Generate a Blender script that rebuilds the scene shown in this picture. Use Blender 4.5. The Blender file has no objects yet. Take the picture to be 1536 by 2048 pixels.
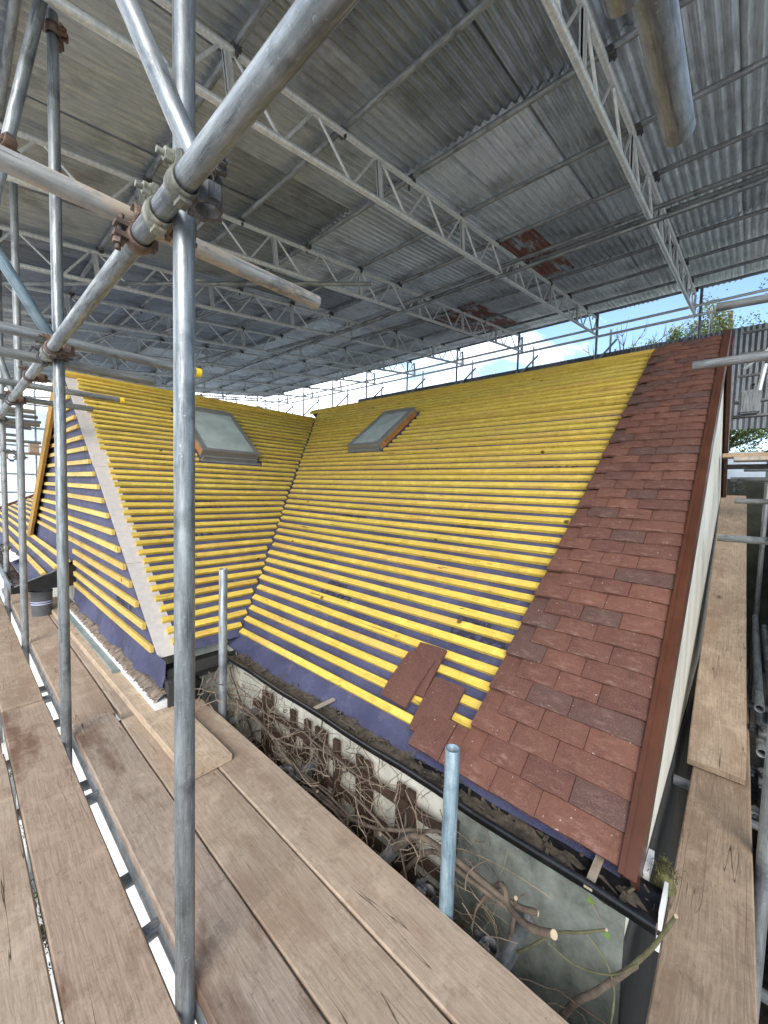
import bpy, bmesh, math, random
from mathutils import Vector, Matrix
random.seed(7)
C = bpy.context.scene.collection
R = math.radians
PI = math.pi

# ------------------------------------------------------------------ helpers
def tag(o, label=None, cat=None, group=None, kind=None):
    if label: o['label'] = label
    if cat: o['category'] = cat
    if group: o['group'] = group
    if kind: o['kind'] = kind
    return o

def empty(name, loc=(0, 0, 0), label=None, cat=None, group=None):
    o = bpy.data.objects.new(name, None)
    o.location = loc
    o.empty_display_size = .1
    C.objects.link(o)
    return tag(o, label, cat, group)

def link(name, me, mat=None, parent=None):
    o = bpy.data.objects.new(name, me)
    C.objects.link(o)
    if mat and not me.materials: me.materials.append(mat)
    if parent: o.parent = parent
    return o

class MB:
    """collects plain geometry and turns it into one mesh"""
    def __init__(s): s.v = []; s.f = []; s.sm = []
    def add(s, v, f, smooth=False, M=None):
        b = len(s.v)
        s.v += [tuple(M @ Vector(p)) if M else tuple(p) for p in v]
        s.f += [tuple(i + b for i in q) for q in f]
        s.sm += [smooth] * len(f)
    def box(s, x0, x1, y0, y1, z0, z1, M=None):
        v = [(x0, y0, z0), (x1, y0, z0), (x1, y1, z0), (x0, y1, z0), (x0, y0, z1), (x1, y0, z1), (x1, y1, z1), (x0, y1, z1)]
        s.add(v, [(3, 2, 1, 0), (4, 5, 6, 7), (0, 1, 5, 4), (1, 2, 6, 5), (2, 3, 7, 6), (3, 0, 4, 7)], False, M)
    def cyl(s, p0, p1, r, n=12, r1=None, cap=True):
        p0 = Vector(p0); p1 = Vector(p1); r1 = r if r1 is None else r1
        q = (p1 - p0).to_track_quat('Z', 'Y').to_matrix()
        v = []
        for p, rr in ((p0, r), (p1, r1)):
            for i in range(n):
                a = 2 * PI * i / n
                v.append(p + q @ Vector((rr * math.cos(a), rr * math.sin(a), 0)))
        s.add(v, [(i, (i + 1) % n, n + (i + 1) % n, n + i) for i in range(n)], True)
        if cap: s.add(v, [tuple(range(n - 1, -1, -1)), tuple(range(n, 2 * n))])
    def path(s, pts, rad, n=7):
        """a swept stem through pts, radius list"""
        pts = [Vector(p) for p in pts]
        v = []; up = Vector((.3, .2, 1)).normalized()
        for i, p in enumerate(pts):
            d = (pts[min(i + 1, len(pts) - 1)] - pts[max(i - 1, 0)]).normalized()
            a = d.cross(up)
            if a.length < .05: a = d.cross(Vector((1, 0, 0)))
            a.normalize(); b = d.cross(a)
            for k in range(n):
                t = 2 * PI * k / n
                v.append(p + (a * math.cos(t) + b * math.sin(t)) * rad[i])
        f = []
        for i in range(len(pts) - 1):
            for k in range(n):
                f.append((i * n + k, i * n + (k + 1) % n, (i + 1) * n + (k + 1) % n, (i + 1) * n + k))
        s.add(v, f, True)
        e = len(pts) - 1
        s.add(v, [tuple(range(n - 1, -1, -1)), tuple(e * n + k for k in range(n))])
    def mesh(s, name):
        me = bpy.data.meshes.new(name)
        me.from_pydata(s.v, [], s.f)
        me.polygons.foreach_set('use_smooth', s.sm)
        me.update()
        return me
    def obj(s, name, mat=None, parent=None): return link(name, s.mesh(name), mat, parent)

def bevelled(me, w=.003, seg=1):
    bm = bmesh.new(); bm.from_mesh(me)
    bmesh.ops.bevel(bm, geom=list(bm.edges), offset=w, segments=seg, affect='EDGES', clamp_overlap=True)
    bm.to_mesh(me); bm.free()
    return me

# ------------------------------------------------------------------ materials
def NT(name):
    m = bpy.data.materials.new(name); m.use_nodes = True
    nt = m.node_tree
    return m, nt, nt.nodes['Principled BSDF']
def nd(nt, t, **kw):
    n = nt.nodes.new(t)
    for k, v in kw.items():
        if k.startswith('i_'): n.inputs[k[2:].replace('_', ' ')].default_value = v
        else: setattr(n, k, v)
    return n
def lk(nt, a, b): nt.links.new(a, b)
def coords(nt, scale=(1, 1, 1), rnd=True, out='Object', rot=(0, 0, 0)):
    tc = nd(nt, 'ShaderNodeTexCoord')
    mp = nd(nt, 'ShaderNodeMapping'); mp.inputs['Scale'].default_value = scale; mp.inputs['Rotation'].default_value = rot
    src = tc.outputs[out]
    if rnd:
        oi = nd(nt, 'ShaderNodeObjectInfo')
        ml = nd(nt, 'ShaderNodeMath', operation='MULTIPLY'); ml.inputs[1].default_value = 57.3
        lk(nt, oi.outputs['Random'], ml.inputs[0])
        ad = nd(nt, 'ShaderNodeVectorMath', operation='ADD')
        lk(nt, src, ad.inputs[0]); lk(nt, ml.outputs[0], ad.inputs[1]); src = ad.outputs[0]
    lk(nt, src, mp.inputs['Vector'])
    return mp.outputs[0]
def noise(nt, vec, scale, detail=6, rough=.6, dist=0):
    n = nd(nt, 'ShaderNodeTexNoise'); n.inputs['Scale'].default_value = scale; n.inputs['Detail'].default_value = detail
    n.inputs['Roughness'].default_value = rough; n.inputs['Distortion'].default_value = dist
    lk(nt, vec, n.inputs['Vector'])
    return n.outputs['Fac']
def ramp(nt, fac, stops):
    r = nd(nt, 'ShaderNodeValToRGB'); e = r.color_ramp.elements
    while len(e) < len(stops): e.new(.5)
    for i, (p, c) in enumerate(stops):
        e[i].position = p; e[i].color = (c, c, c, 1) if isinstance(c, (int, float)) else (*c, 1)
    lk(nt, fac, r.inputs[0])
    return r.outputs[0]
def mix(nt, a, b, fac, mode='MIX'):
    m = nd(nt, 'ShaderNodeMix', data_type='RGBA', blend_type=mode)
    for s, x in ((m.inputs[6], a), (m.inputs[7], b)):
        if isinstance(x, tuple): s.default_value = (*x, 1)
        else: lk(nt, x, s)
    if isinstance(fac, (int, float)): m.inputs[0].default_value = fac
    else: lk(nt, fac, m.inputs[0])
    return m.outputs[2]
def bump(nt, b, h, strength=.3, dist=.005):
    n = nd(nt, 'ShaderNodeBump'); n.inputs['Strength'].default_value = strength; n.inputs['Distance'].default_value = dist
    lk(nt, h, n.inputs['Height']); lk(nt, n.outputs[0], b.inputs['Normal'])

def m_galv(name, c0=(.14, .152, .155), c1=(.36, .38, .38), metal=.6, rough=.40, rust=0, streak=.75):
    m, nt, b = NT(name)
    v = coords(nt, (1, 1, .12))
    v2 = coords(nt, (1, 1, 1))
    a = noise(nt, v, 42, 8, .72); s = noise(nt, v2, 9, 5, .6); sp = noise(nt, v2, 130, 3, .6)
    col = ramp(nt, a, [(.36, c0), (.5, tuple((x + y) / 2 for x, y in zip(c0, c1))), (.64, c1)])
    col = mix(nt, col, tuple(x * .55 for x in c0), ramp(nt, s, [(.52, 0), (.68, min(.7, streak))]))
    col = mix(nt, col, tuple(min(1, x * 1.3) for x in c1), ramp(nt, sp, [(.62, 0), (.72, .55)]))
    dk = noise(nt, coords(nt, (1, 1, .05)), 60, 4, .8)
    col = mix(nt, col, (.07, .07, .065), ramp(nt, dk, [(.58, 0), (.66, streak)]))
    if rust:
        rr = noise(nt, v2, 14, 8, .7)
        col = mix(nt, col, (.16, .07, .03), ramp(nt, rr, [(.62 - rust * .2, 0), (.7 - rust * .15, .9)]))
    lk(nt, col, b.inputs['Base Color'])
    b.inputs['Metallic'].default_value = metal
    lk(nt, ramp(nt, a, [(.3, rough + .18), (.7, rough - .08)]), b.inputs['Roughness'])
    bump(nt, b, a, .25, .002)
    return m
GALV = m_galv('galvanised_tube')
GALVD = m_galv('dull_galvanised_tube', (.15, .16, .16), (.34, .35, .345), .4, .5)
GALVB = m_galv('blue_grey_tube', (.10, .17, .21), (.30, .37, .40), .35, .45)
ALU = m_galv('pale_alloy', (.56, .57, .55), (.78, .79, .77), .4, .42, 0, .2)
PLASTERED = m_galv('mortar_splashed_tube', (.26, .25, .23), (.46, .44, .40), .25, .6)
def _pl():
    nt = PLASTERED.node_tree; b = nt.nodes['Principled BSDF']
    old = b.inputs['Base Color'].links[0].from_socket
    v = coords(nt, (1, 1, .4))
    f = ramp(nt, noise(nt, v, 13, 8, .68), [(.5, 0), (.55, .85)])
    lk(nt, mix(nt, old, (.50, .40, .29), f), b.inputs['Base Color'])
_pl()
RUST = m_galv('rusty_fitting', (.07, .05, .042), (.2, .125, .085), .3, .6, .35)
FIT = m_galv('greenish_fitting', (.13, .125, .095), (.36, .35, .28), .35, .55, .12)
DKFIT = m_galv('dark_fitting', (.05, .05, .05), (.16, .155, .15), .3, .6, .2)

def m_tin(name, rusty=False, light=1):
    m, nt, b = NT(name)
    v = coords(nt, (.5, 6, 1)); v2 = coords(nt, (1, 1, 1))
    a = noise(nt, v, 9, 9, .72); s = noise(nt, v2, 2.0, 6, .65); w = noise(nt, coords(nt, (1.5, 9, 1)), 9, 5, .8); sp = noise(nt, v2, 38, 6, .75)
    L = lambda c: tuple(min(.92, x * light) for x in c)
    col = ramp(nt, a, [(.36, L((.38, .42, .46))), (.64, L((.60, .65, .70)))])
    col = mix(nt, col, L((.20, .205, .205)), ramp(nt, s, [(.50, 0), (.66, .6)]))
    col = mix(nt, col, L((.74, .78, .80)), ramp(nt, w, [(.60, 0), (.70, .55)]))
    col = mix(nt, col, L((.15, .15, .145)), ramp(nt, sp, [(.60, 0), (.70, .3)]))
    oi = nd(nt, 'ShaderNodeObjectInfo')
    col = mix(nt, col, ramp(nt, oi.outputs['Random'], [(0, (.58, .58, .57)), (.3, (.85, .85, .85)), (.7, (1, 1, 1)), (1, (.72, .72, .73))]), 1, 'MULTIPLY')
    if rusty:
        r = noise(nt, coords(nt, (.8, 2.2, 1)), 3.2, 8, .7)
        rc = ramp(nt, noise(nt, v2, 25, 5, .7), [(.35, (.13, .038, .016)), (.65, (.34, .11, .05))])
        col = mix(nt, col, rc, ramp(nt, r, [(.42, 0), (.49, .95)]))
    lk(nt, col, b.inputs['Base Color'])
    b.inputs['Metallic'].default_value = .1 if rusty else (.6 if light > .6 else .2)
    lk(nt, ramp(nt, a, [(.36, .46), (.64, .33)]), b.inputs['Roughness'])
    return m
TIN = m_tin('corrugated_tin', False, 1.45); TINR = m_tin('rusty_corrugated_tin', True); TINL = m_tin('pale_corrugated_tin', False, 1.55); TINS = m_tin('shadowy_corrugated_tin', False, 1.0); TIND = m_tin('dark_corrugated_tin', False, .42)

def m_wood(name, c0, c1, stain, along='y', scale=1, knots=True, rough=.8, stainamt=.6):
    m, nt, b = NT(name)
    st = {'y': (1, .06, 1), 'x': (.06, 1, 1), 'z': (1, 1, .06)}[along]
    v = coords(nt, st); v2 = coords(nt, (1, 1, 1)); v3 = coords(nt, {'y': (1, .3, 1), 'x': (.3, 1, 1), 'z': (1, 1, .3)}[along])
    warp = noise(nt, v3, 4, 3, .5)
    vm = nd(nt, 'ShaderNodeVectorMath', operation='MULTIPLY_ADD')
    lk(nt, warp, vm.inputs[0]); vm.inputs[1].default_value = (.09, .09, .09); lk(nt, v, vm.inputs[2])
    g = noise(nt, vm.outputs[0], 190 * scale, 7, .75)
    wv = nd(nt, 'ShaderNodeTexWave', wave_type='BANDS', bands_direction='X' if along != 'x' else 'Y')
    wv.inputs['Scale'].default_value = 16 * scale; wv.inputs['Distortion'].default_value = 6; wv.inputs['Detail'].default_value = 3; wv.inputs['Detail Scale'].default_value = 1.5
    lk(nt, vm.outputs[0], wv.inputs['Vector'])
    lowf = noise(nt, v3, 5, 6, .65); sp = noise(nt, v2, 60, 6, .75)
    col = ramp(nt, g, [(.34, c0), (.62, c1)])
    col = mix(nt, col, tuple(x * .62 for x in c0), ramp(nt, wv.outputs['Fac'], [(.6, 0), (1, .18)]))
    col = mix(nt, col, stain, ramp(nt, lowf, [(.5, 0), (.62, stainamt)]))
    col = mix(nt, col, tuple(x * .7 for x in c0), ramp(nt, noise(nt, v2, 13, 9, .78), [(.52, 0), (.68, .65)]))
    col = mix(nt, col, tuple(min(1, x * 1.2) for x in c1), ramp(nt, noise(nt, v2, 7, 7, .75), [(.52, 0), (.66, .55)]))
    col = mix(nt, col, tuple(x * .4 for x in c0), ramp(nt, sp, [(.60, 0), (.70, .75)]))
    ck = noise(nt, coords(nt, {'y': (1, .035, 1), 'x': (.035, 1, 1), 'z': (1, 1, .035)}[along]), 26, 2, .4)
    pk = nd(nt, 'ShaderNodeMath', operation='SUBTRACT'); lk(nt, ck, pk.inputs[0]); pk.inputs[1].default_value = .5
    ab = nd(nt, 'ShaderNodeMath', operation='ABSOLUTE'); lk(nt, pk.outputs[0], ab.inputs[0])
    crack = ramp(nt, ab.outputs[0], [(0, 1), (.006, 0)])
    gate = ramp(nt, noise(nt, v3, 3.1, 2), [(.5, 0), (.56, 1)])
    ckm = nd(nt, 'ShaderNodeMath', operation='MULTIPLY'); lk(nt, crack, ckm.inputs[0]); lk(nt, gate, ckm.inputs[1])
    col = mix(nt, col, (.035, .022, .014), ckm.outputs[0])
    if knots:
        vo = nd(nt, 'ShaderNodeTexVoronoi'); vo.inputs['Scale'].default_value = 3.4
        lk(nt, coords(nt, {'y': (1, .55, .05), 'x': (.55, 1, .05), 'z': (1, .05, .55)}[along]), vo.inputs['Vector'])
        col = mix(nt, col, tuple(x * .33 for x in c0), ramp(nt, vo.outputs['Distance'], [(.025, .85), (.075, 0)]))
    oi = nd(nt, 'ShaderNodeObjectInfo')
    col = mix(nt, col, ramp(nt, oi.outputs['Random'], [(0, (.82, .79, .75)), (.45, (1, 1, 1)), (.75, (.95, .9, .86)), (1, (.9, .93, .97))]), 1, 'MULTIPLY')
    lk(nt, col, b.inputs['Base Color']); b.inputs['Roughness'].default_value = rough
    b.inputs['Specular IOR Level'].default_value = .25
    h = nd(nt, 'ShaderNodeMath', operation='SUBTRACT'); lk(nt, g, h.inputs[0]); lk(nt, ckm.outputs[0], h.inputs[1])
    bump(nt, b, h.outputs[0], .4, .003)
    return m
WOOD = m_wood('weathered_board', (.32, .240, .168), (.455, .355, .258), (.27, .182, .122))
WOODST = m_wood('stained_board', (.27, .20, .145), (.40, .315, .235), (.13, .068, .04), 'y', 1, True, .8, .8)
WOODX = m_wood('weathered_board_lengthways', (.225, .165, .112), (.37, .282, .198), (.205, .135, .088), 'x')
LOOSEW = m_wood('paler_board', (.33, .24, .155), (.54, .42, .295), (.34, .235, .15))
BATY = m_wood('yellow_dyed_batten_across', (.57, .385, .05), (.79, .585, .12), (.62, .38, .12), 'y', 1, False, .6, .55)
BATX = m_wood('yellow_dyed_batten_wing', (.57, .385, .05), (.79, .585, .12), (.56, .33, .10), 'x', 1, False, .6, .55)
BATG = m_wood('yellow_dyed_batten_gable', (.58, .38, .08), (.76, .56, .16), (.60, .36, .12), 'y', 1, False, .6, .45)
for _m in (BATY, BATX, BATG):
    nt = _m.node_tree; b = nt.nodes['Principled BSDF']
    old = b.inputs['Base Color'].links[0].from_socket
    vo = nd(nt, 'ShaderNodeTexVoronoi'); vo.inputs['Scale'].default_value = 4.2
    lk(nt, coords(nt, (1, .9, 1), True, 'Object'), vo.inputs['Vector'])
    lk(nt, mix(nt, old, (.07, .035, .012), ramp(nt, vo.outputs['Distance'], [(.045, .9), (.075, 0)])), b.inputs['Base Color'])
OCHRE = m_wood('ochre_board', (.36, .20, .045), (.50, .30, .075), (.38, .2, .06), 'z', 1, False)
ORANGE = m_wood('orange_pine', (.50, .19, .04), (.68, .30, .08), (.40, .14, .04), 'x', 1, False, .5)
PALEW = m_wood('pale_lath', (.33, .27, .20), (.5, .43, .34), (.3, .23, .16), 'x', 1, False)
DARKW = m_wood('dark_trellis_wood', (.035, .022, .015), (.08, .05, .034), (.06, .04, .03), 'z', 1, False)

def m_plain(name, c, rough=.6, var=.25, scale=8, metal=0, b_=.15, spec=.5):
    m, nt, b = NT(name)
    n = noise(nt, coords(nt), scale, 8, .65)
    lk(nt, ramp(nt, n, [(.36, tuple(x * (1 - var) for x in c)), (.64, tuple(min(1, x * (1 + var)) for x in c))]), b.inputs['Base Color'])
    b.inputs['Roughness'].default_value = rough; b.inputs['Metallic'].default_value = metal
    b.inputs['Specular IOR Level'].default_value = spec
    if b_: bump(nt, b, n, b_, .004)
    return m
def m_membrane():
    m, nt, b = NT('indigo_membrane')
    v = coords(nt, (1, 1, 1), False)
    n = noise(nt, v, 3.2, 6, .6); f = noise(nt, v, 220, 3, .6); d = noise(nt, v, 16, 8, .72)
    col = ramp(nt, n, [(.36, (.052, .055, .105)), (.64, (.088, .091, .165))])
    col = mix(nt, col, (.20, .19, .24), ramp(nt, d, [(.54, 0), (.7, .4)]))
    col = mix(nt, col, (.30, .24, .16), ramp(nt, noise(nt, v, 6.5, 9, .8), [(.62, 0), (.8, .45)]))
    lk(nt, col, b.inputs['Base Color']); b.inputs['Roughness'].default_value = .62
    b.inputs['Specular IOR Level'].default_value = .3
    h = nd(nt, 'ShaderNodeMath', operation='ADD'); lk(nt, f, h.inputs[0]); lk(nt, noise(nt, v, 6, 5, .6, 1.6), h.inputs[1])
    bump(nt, b, h.outputs[0], .6, .016)
    return m
MEMB = m_membrane()
INK = m_plain('dark_ink', (.02, .02, .035), .7, .1, 20, 0, 0)
def m_tile():
    m, nt, b = NT('red_brown_plain_tile')
    v = coords(nt, (1, 1, 1), False)
    geo = nd(nt, 'ShaderNodeNewGeometry')
    base = ramp(nt, geo.outputs['Random Per Island'], [(0, (.112, .050, .034)), (.3, (.150, .064, .042)), (.55, (.100, .044, .032)), (.74, (.130, .058, .040)), (.82, (.082, .046, .037)), (1, (.090, .050, .040))])
    g = noise(nt, v, 260, 4, .7); n = noise(nt, v, 14, 7, .7)
    col = mix(nt, base, (.07, .03, .026), ramp(nt, n, [(.5, 0), (.68, .6)]))
    col = mix(nt, col, (.30, .13, .09), ramp(nt, g, [(.54, 0), (.66, .55)]))
    p = noise(nt, coords(nt, (2.2, 1, 2.2), False), 11, 9, .78)
    col = mix(nt, col, (.52, .40, .34), ramp(nt, p, [(.62, 0), (.75, .4)]))
    at = nd(nt, 'ShaderNodeAttribute'); at.attribute_name = 'tail_pale'
    wn = noise(nt, coords(nt, (3, 1, 3), False), 17, 8, .75)
    wm_ = nd(nt, 'ShaderNodeMath', operation='MULTIPLY'); lk(nt, at.outputs['Fac'], wm_.inputs[0]); lk(nt, ramp(nt, wn, [(.50, 0), (.64, .5)]), wm_.inputs[1])
    col = mix(nt, col, (.34, .21, .16), wm_.outputs[0])
    sp = noise(nt, coords(nt, (1, 1, 1), False), 75, 2, .5)
    col = mix(nt, col, (.62, .52, .45), ramp(nt, sp, [(.73, 0), (.76, .6)]))
    lk(nt, col, b.inputs['Base Color']); b.inputs['Roughness'].default_value = .78; b.inputs['Specular IOR Level'].default_value = .3
    bump(nt, b, g, .5, .002)
    return m
TILE = m_tile()
def m_render():
    m, nt, b = NT('white_render')
    v = coords(nt, (1, 1, .25), False); n = noise(nt, v, 5, 8, .7); n2 = noise(nt, coords(nt, (1, 1, 1), False), 40, 6, .7)
    col = ramp(nt, n, [(.36, (.50, .475, .39)), (.5, (.63, .60, .50)), (.64, (.72, .69, .59))])
    col = mix(nt, col, (.22, .23, .19), ramp(nt, noise(nt, coords(nt, (1, 1, .3), False), 4, 8, .75), [(.5, 0), (.68, .55)]))
    lk(nt, col, b.inputs['Base Color']); b.inputs['Roughness'].default_value = .85
    bump(nt, b, n2, .35, .004)
    return m
RENDER = m_render()
BROWN = m_plain('brown_gloss_paint', (.075, .026, .013), .35, .18, 6, 0, .05)
BLACK = m_plain('black_gutter_plastic', (.012, .012, .013), .28, .4, 20, 0, .05)
DIRT = m_plain('gutter_dirt', (.085, .068, .048), .95, .55, 30, 0, .8)
UNDER = m_plain('grey_undercloak_board', (.50, .455, .41), .8, .08, 30, 0, .1)
WHITEP = m_plain('flaking_white_paint', (.68, .67, .63), .6, .15, 9)
GREYG = m_plain('grey_green_gutter', (.17, .20, .19), .45, .2, 6)
PUTTY = m_plain('old_mortar', (.19, .145, .11), .95, .5, 22, 0, .8)
FRAME = m_plain('grey_window_cladding', (.30, .29, .275), .4, .12, 8, .5, .03)
STEM = m_plain('dead_stem', (.105, .077, .054), .85, .4, 22, 0, .6)
TWIG = m_plain('dry_twig', (.19, .145, .10), .9, .4, 30, 0, .3)
GREENST = m_plain('green_twig', (.10, .095, .045), .75, .3, 20, 0, .3)
CUT = m_plain('cut_wood_end', (.44, .34, .22), .8, .1, 30)
LEAF = m_plain('leaf_green', (.10, .17, .03), .6, .4, 3, 0, 0)
LEAF2 = m_plain('leaf_pale_green', (.17, .19, .06), .6, .4, 3, 0, 0)
LEAF3 = m_plain('leaf_dark_green', (.05, .09, .025), .6, .4, 3, 0, 0)
MOSS = m_plain('moss', (.09, .085, .03), .95, .5, 40, 0, .5)
YCAP = m_plain('yellow_cap_plastic', (.82, .56, .02), .45, .06, 10, 0, .02)
CARD = m_plain('cardboard', (.40, .29, .19), .8, .12, 6)
CONC = m_plain('pale_bounce_paving', (.50, .49, .46), .9, .3, 2.5)
UPLIGHTM = m_plain('uplight_ground', (.33, .32, .29), .95, .5, 3)  # ground made pale and neutral to throw more light up at the tin
DARKIN = m_plain('dark_soffit_and_shade', (.03, .028, .025), .9, .2, 6)
BUCKET = m_plain('grey_bucket_plastic', (.095, .098, .105), .5, .15, 9, 0, .05)
BLUEW = m_plain('blue_white_band', (.45, .48, .62), .5, .1, 5)
def m_glass():
    m, nt, b = NT('roof_window_glass')
    v = coords(nt, (1, 1, 1), False); n = noise(nt, v, 4, 5, .6)
    lk(nt, ramp(nt, n, [(.36, (.30, .35, .32)), (.64, (.42, .47, .43))]), b.inputs['Base Color'])
    b.inputs['Roughness'].default_value = .12; b.inputs['Specular IOR Level'].default_value = .8
    return m
GLASS = m_glass()
def m_sheeting():
    m, nt, b = NT('white_scaffold_sheeting')
    v = coords(nt, (1, 1, 1), False); n = noise(nt, v, .35, 5, .6); n2 = noise(nt, coords(nt, (1, 1, 3), False), 1.2, 6, .7)
    col = ramp(nt, n, [(.35, (.62, .76, .86)), (.6, (.86, .88, .90))])
    lk(nt, mix(nt, col, (.72, .72, .70), ramp(nt, n2, [(.55, 0), (.8, .6)])), b.inputs['Base Color'])
    b.inputs['Roughness'].default_value = .5
    tr = nd(nt, 'ShaderNodeBsdfTranslucent'); tr.inputs[0].default_value = (.85, .9, .95, 1)
    mx = nd(nt, 'ShaderNodeMixShader'); mx.inputs[0].default_value = .5
    lk(nt, b.outputs[0], mx.inputs[1]); lk(nt, tr.outputs[0], mx.inputs[2]); lk(nt, mx.outputs[0], nt.nodes['Material Output'].inputs[0])
    bump(nt, b, n2, .4, .03)
    return m
SHEET = m_sheeting()

# ------------------------------------------------------------------ scaffold tubes
TR = .02415
def tube(p0, p1, label, name='scaffold_tube', mat=None, group=None, r=TR, n=28, cat='scaffold tube', parent=None):
    p0 = Vector(p0); p1 = Vector(p1); L = (p1 - p0).length
    ri = r - .004; dp = min(.18, L * .3)
    v = []; f = []
    rings = [(ri, dp), (ri, .0008), (ri + .001, 0), (r - .0008, 0), (r, .0012), (r, L - .0012), (r - .0008, L), (ri + .001, L), (ri, L - .0008), (ri, L - dp)]
    for rr, z in rings:
        for i in range(n):
            a = 2 * PI * i / n
            v.append((rr * math.cos(a), rr * math.sin(a), z))
    for k in range(len(rings) - 1):
        for i in range(n):
            j = (i + 1) % n
            f.append((k * n + i, k * n + j, (k + 1) * n + j, (k + 1) * n + i))
    f.append(tuple(range(n))); f.append(tuple((len(rings) - 1) * n + i for i in range(n - 1, -1, -1)))
    m = MB(); m.add(v, f[:-2], True); m.add(v[:n], [tuple(range(n))]); m.add(v[-n:], [tuple(range(n - 1, -1, -1))])
    o = m.obj(name, mat or GALV, parent)
    o.location = p0
    o.rotation_mode = 'QUATERNION'; o.rotation_quaternion = (p1 - p0).to_track_quat('Z', 'Y')
    if parent is None: tag(o, label, cat, group)
    return o

# fitting that clamps a tube along its local Y to one along its local Z
def ring_mesh(axis, cx, w=.046, ri=.0248, ro=.0315, n=26):
    m = MB(); v = []
    prof = [(ri, -w / 2), (ri, w / 2), (ro - .002, w / 2), (ro, w / 2 - .004), (ro + .0015, 0), (ro, -w / 2 + .004), (ro - .002, -w / 2)]
    k = len(prof)
    for i in range(n):
        a = 2 * PI * i / n
        wob = 1 + .025 * math.sin(3 * a + 1)
        for (r, h) in prof:
            rr = r if r == ri else r * wob
            x, y = rr * math.cos(a), rr * math.sin(a)
            v.append((cx + x, h, y) if axis == 'Y' else (cx + x, y, h))
    f = [(i * k + j, i * k + (j + 1) % k, ((i + 1) % n) * k + (j + 1) % k, ((i + 1) % n) * k + j) for i in range(n) for j in range(k)]
    m.add(v, f, True)
    return m
def hexnut(m, c, ax, r=.0135, h=.014):
    c = Vector(c); ax = Vector(ax); m.cyl(c - ax * h / 2, c + ax * h / 2, r, 6)
    m.sm[-8:-2] = [False] * 6
DX = .0515
def lugs(m, axis, cx, side):
    # the ears of a band that the bolt pulls together
    for s in (-1, 1):
        if axis == 'Y':
            m.box(cx - .006 + s * .014, cx + .006 + s * .014, -.017, .017, side * .027, side * .056) if side > 0 else m.box(cx - .006 + s * .014, cx + .006 + s * .014, -.017, .017, side * .056, side * .027)
        else:
            y0, y1 = sorted((side * .027, side * .056))
            m.box(cx - .006 + s * .014, cx + .006 + s * .014, y0, y1, -.017, .017)
def coupler_proto(mat, mat2):
    r = empty('scaffold_coupler')
    a = ring_mesh('Y', 0); lugs(a, 'Y', 0, 1); a.box(-.012, .012, -.016, .016, -.040, -.026)
    a.obj('band', mat, r)
    b = ring_mesh('Z', DX); lugs(b, 'Z', DX, 1); b.box(DX - .012, DX + .012, -.040, -.026, -.016, .016)
    b.obj('band', mat2, r)
    k = MB(); k.box(.021, .031, -.024, .024, -.024, .024); bevelled_me = bevelled(k.mesh('body'), .004)
    link('body', bevelled_me, mat2, r)
    t = MB(); t.cyl((-.05, 0, .043), (.038, 0, .043), .0065, 10); t.obj('bolt', mat, r)
    t = MB(); t.cyl((DX - .038, .043, 0), (DX + .052, .043, 0), .0065, 10); t.obj('bolt', mat2, r)
    t = MB(); hexnut(t, (-.029, 0, .043), (1, 0, 0)); t.cyl((-.022, 0, .043), (-.0205, 0, .043), .016, 14); t.obj('nut', mat, r)
    t = MB(); hexnut(t, (DX + .029, .043, 0), (1, 0, 0)); t.cyl((DX + .0205, .043, 0), (DX + .022, .043, 0), .016, 14); t.obj('nut', mat2, r)
    return r
PROTO = {}
def copy_tree(o, parent=None):
    c = o.copy(); C.objects.link(c)
    if parent: c.parent = parent
    for ch in list(o.children): copy_tree(ch, c)
    return c
def coupler(p, ay, az, label, kind='rust', group=None, roll=1):
    """clamps the tube along ay through p to the tube along az that passes at p + DX*(ay x az)"""
    mats = {'rust': (RUST, RUST), 'green': (FIT, DKFIT), 'mixed': (FIT, RUST), 'dark': (DKFIT, DKFIT)}[kind]
    if kind not in PROTO: PROTO[kind] = coupler_proto(*mats); o = PROTO[kind]
    else: o = copy_tree(PROTO[kind])
    y = Vector(ay).normalized(); z = Vector(az); z = (z - y * z.dot(y)).normalized(); x = y.cross(z)
    M = Matrix((x, y, z)).transposed().to_4x4(); M.translation = Vector(p)
    o.matrix_world = M
    return tag(o, label, 'scaffold coupler', group or 'forged couplers on the front scaffold')

# ------------------------------------------------------------------ camera, world, sun
cam = bpy.data.cameras.new('camera'); co = bpy.data.objects.new('camera', cam); C.objects.link(co)
rt = Vector((.67225284, -.73975371, .02899274)); dn = Vector((-.02453961, -.06140706, -.99781109)); fw = Vector((.73991481, .67006987, -.05943434))
M = Matrix((rt, -dn, -fw)).transposed().to_4x4(); M.translation = (0, 0, 1.38)
co.matrix_world = M
cam.sensor_fit = 'HORIZONTAL'; cam.sensor_width = 36; cam.lens = 787 / 1536 * 36; cam.clip_start = .02; cam.clip_end = 2000
bpy.context.scene.camera = co
w = bpy.data.worlds.new('World'); bpy.context.scene.world = w; w.use_nodes = True
nt = w.node_tree; bg = nt.nodes['Background']
sky = nd(nt, 'ShaderNodeTexSky', sky_type='NISHITA'); sky.sun_disc = False
SUN_EL, SUN_AZ = 33, 216   # azimuth of the sun seen from above, degrees counter-clockwise from +x
sky.sun_elevation = R(SUN_EL); sky.sun_rotation = R(90 - SUN_AZ); sky.air_density = 1.0; sky.dust_density = .4; sky.ozone_density = 2.5
tc = nd(nt, 'ShaderNodeTexCoord'); mp = nd(nt, 'ShaderNodeMapping'); mp.inputs['Scale'].default_value = (1, 1, 2.6)
mp.inputs['Location'].default_value = (.35, .1, 0)
lk(nt, tc.outputs['Generated'], mp.inputs[0])
cl = noise(nt, mp.outputs[0], 2.4, 9, .62, .3)
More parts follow.
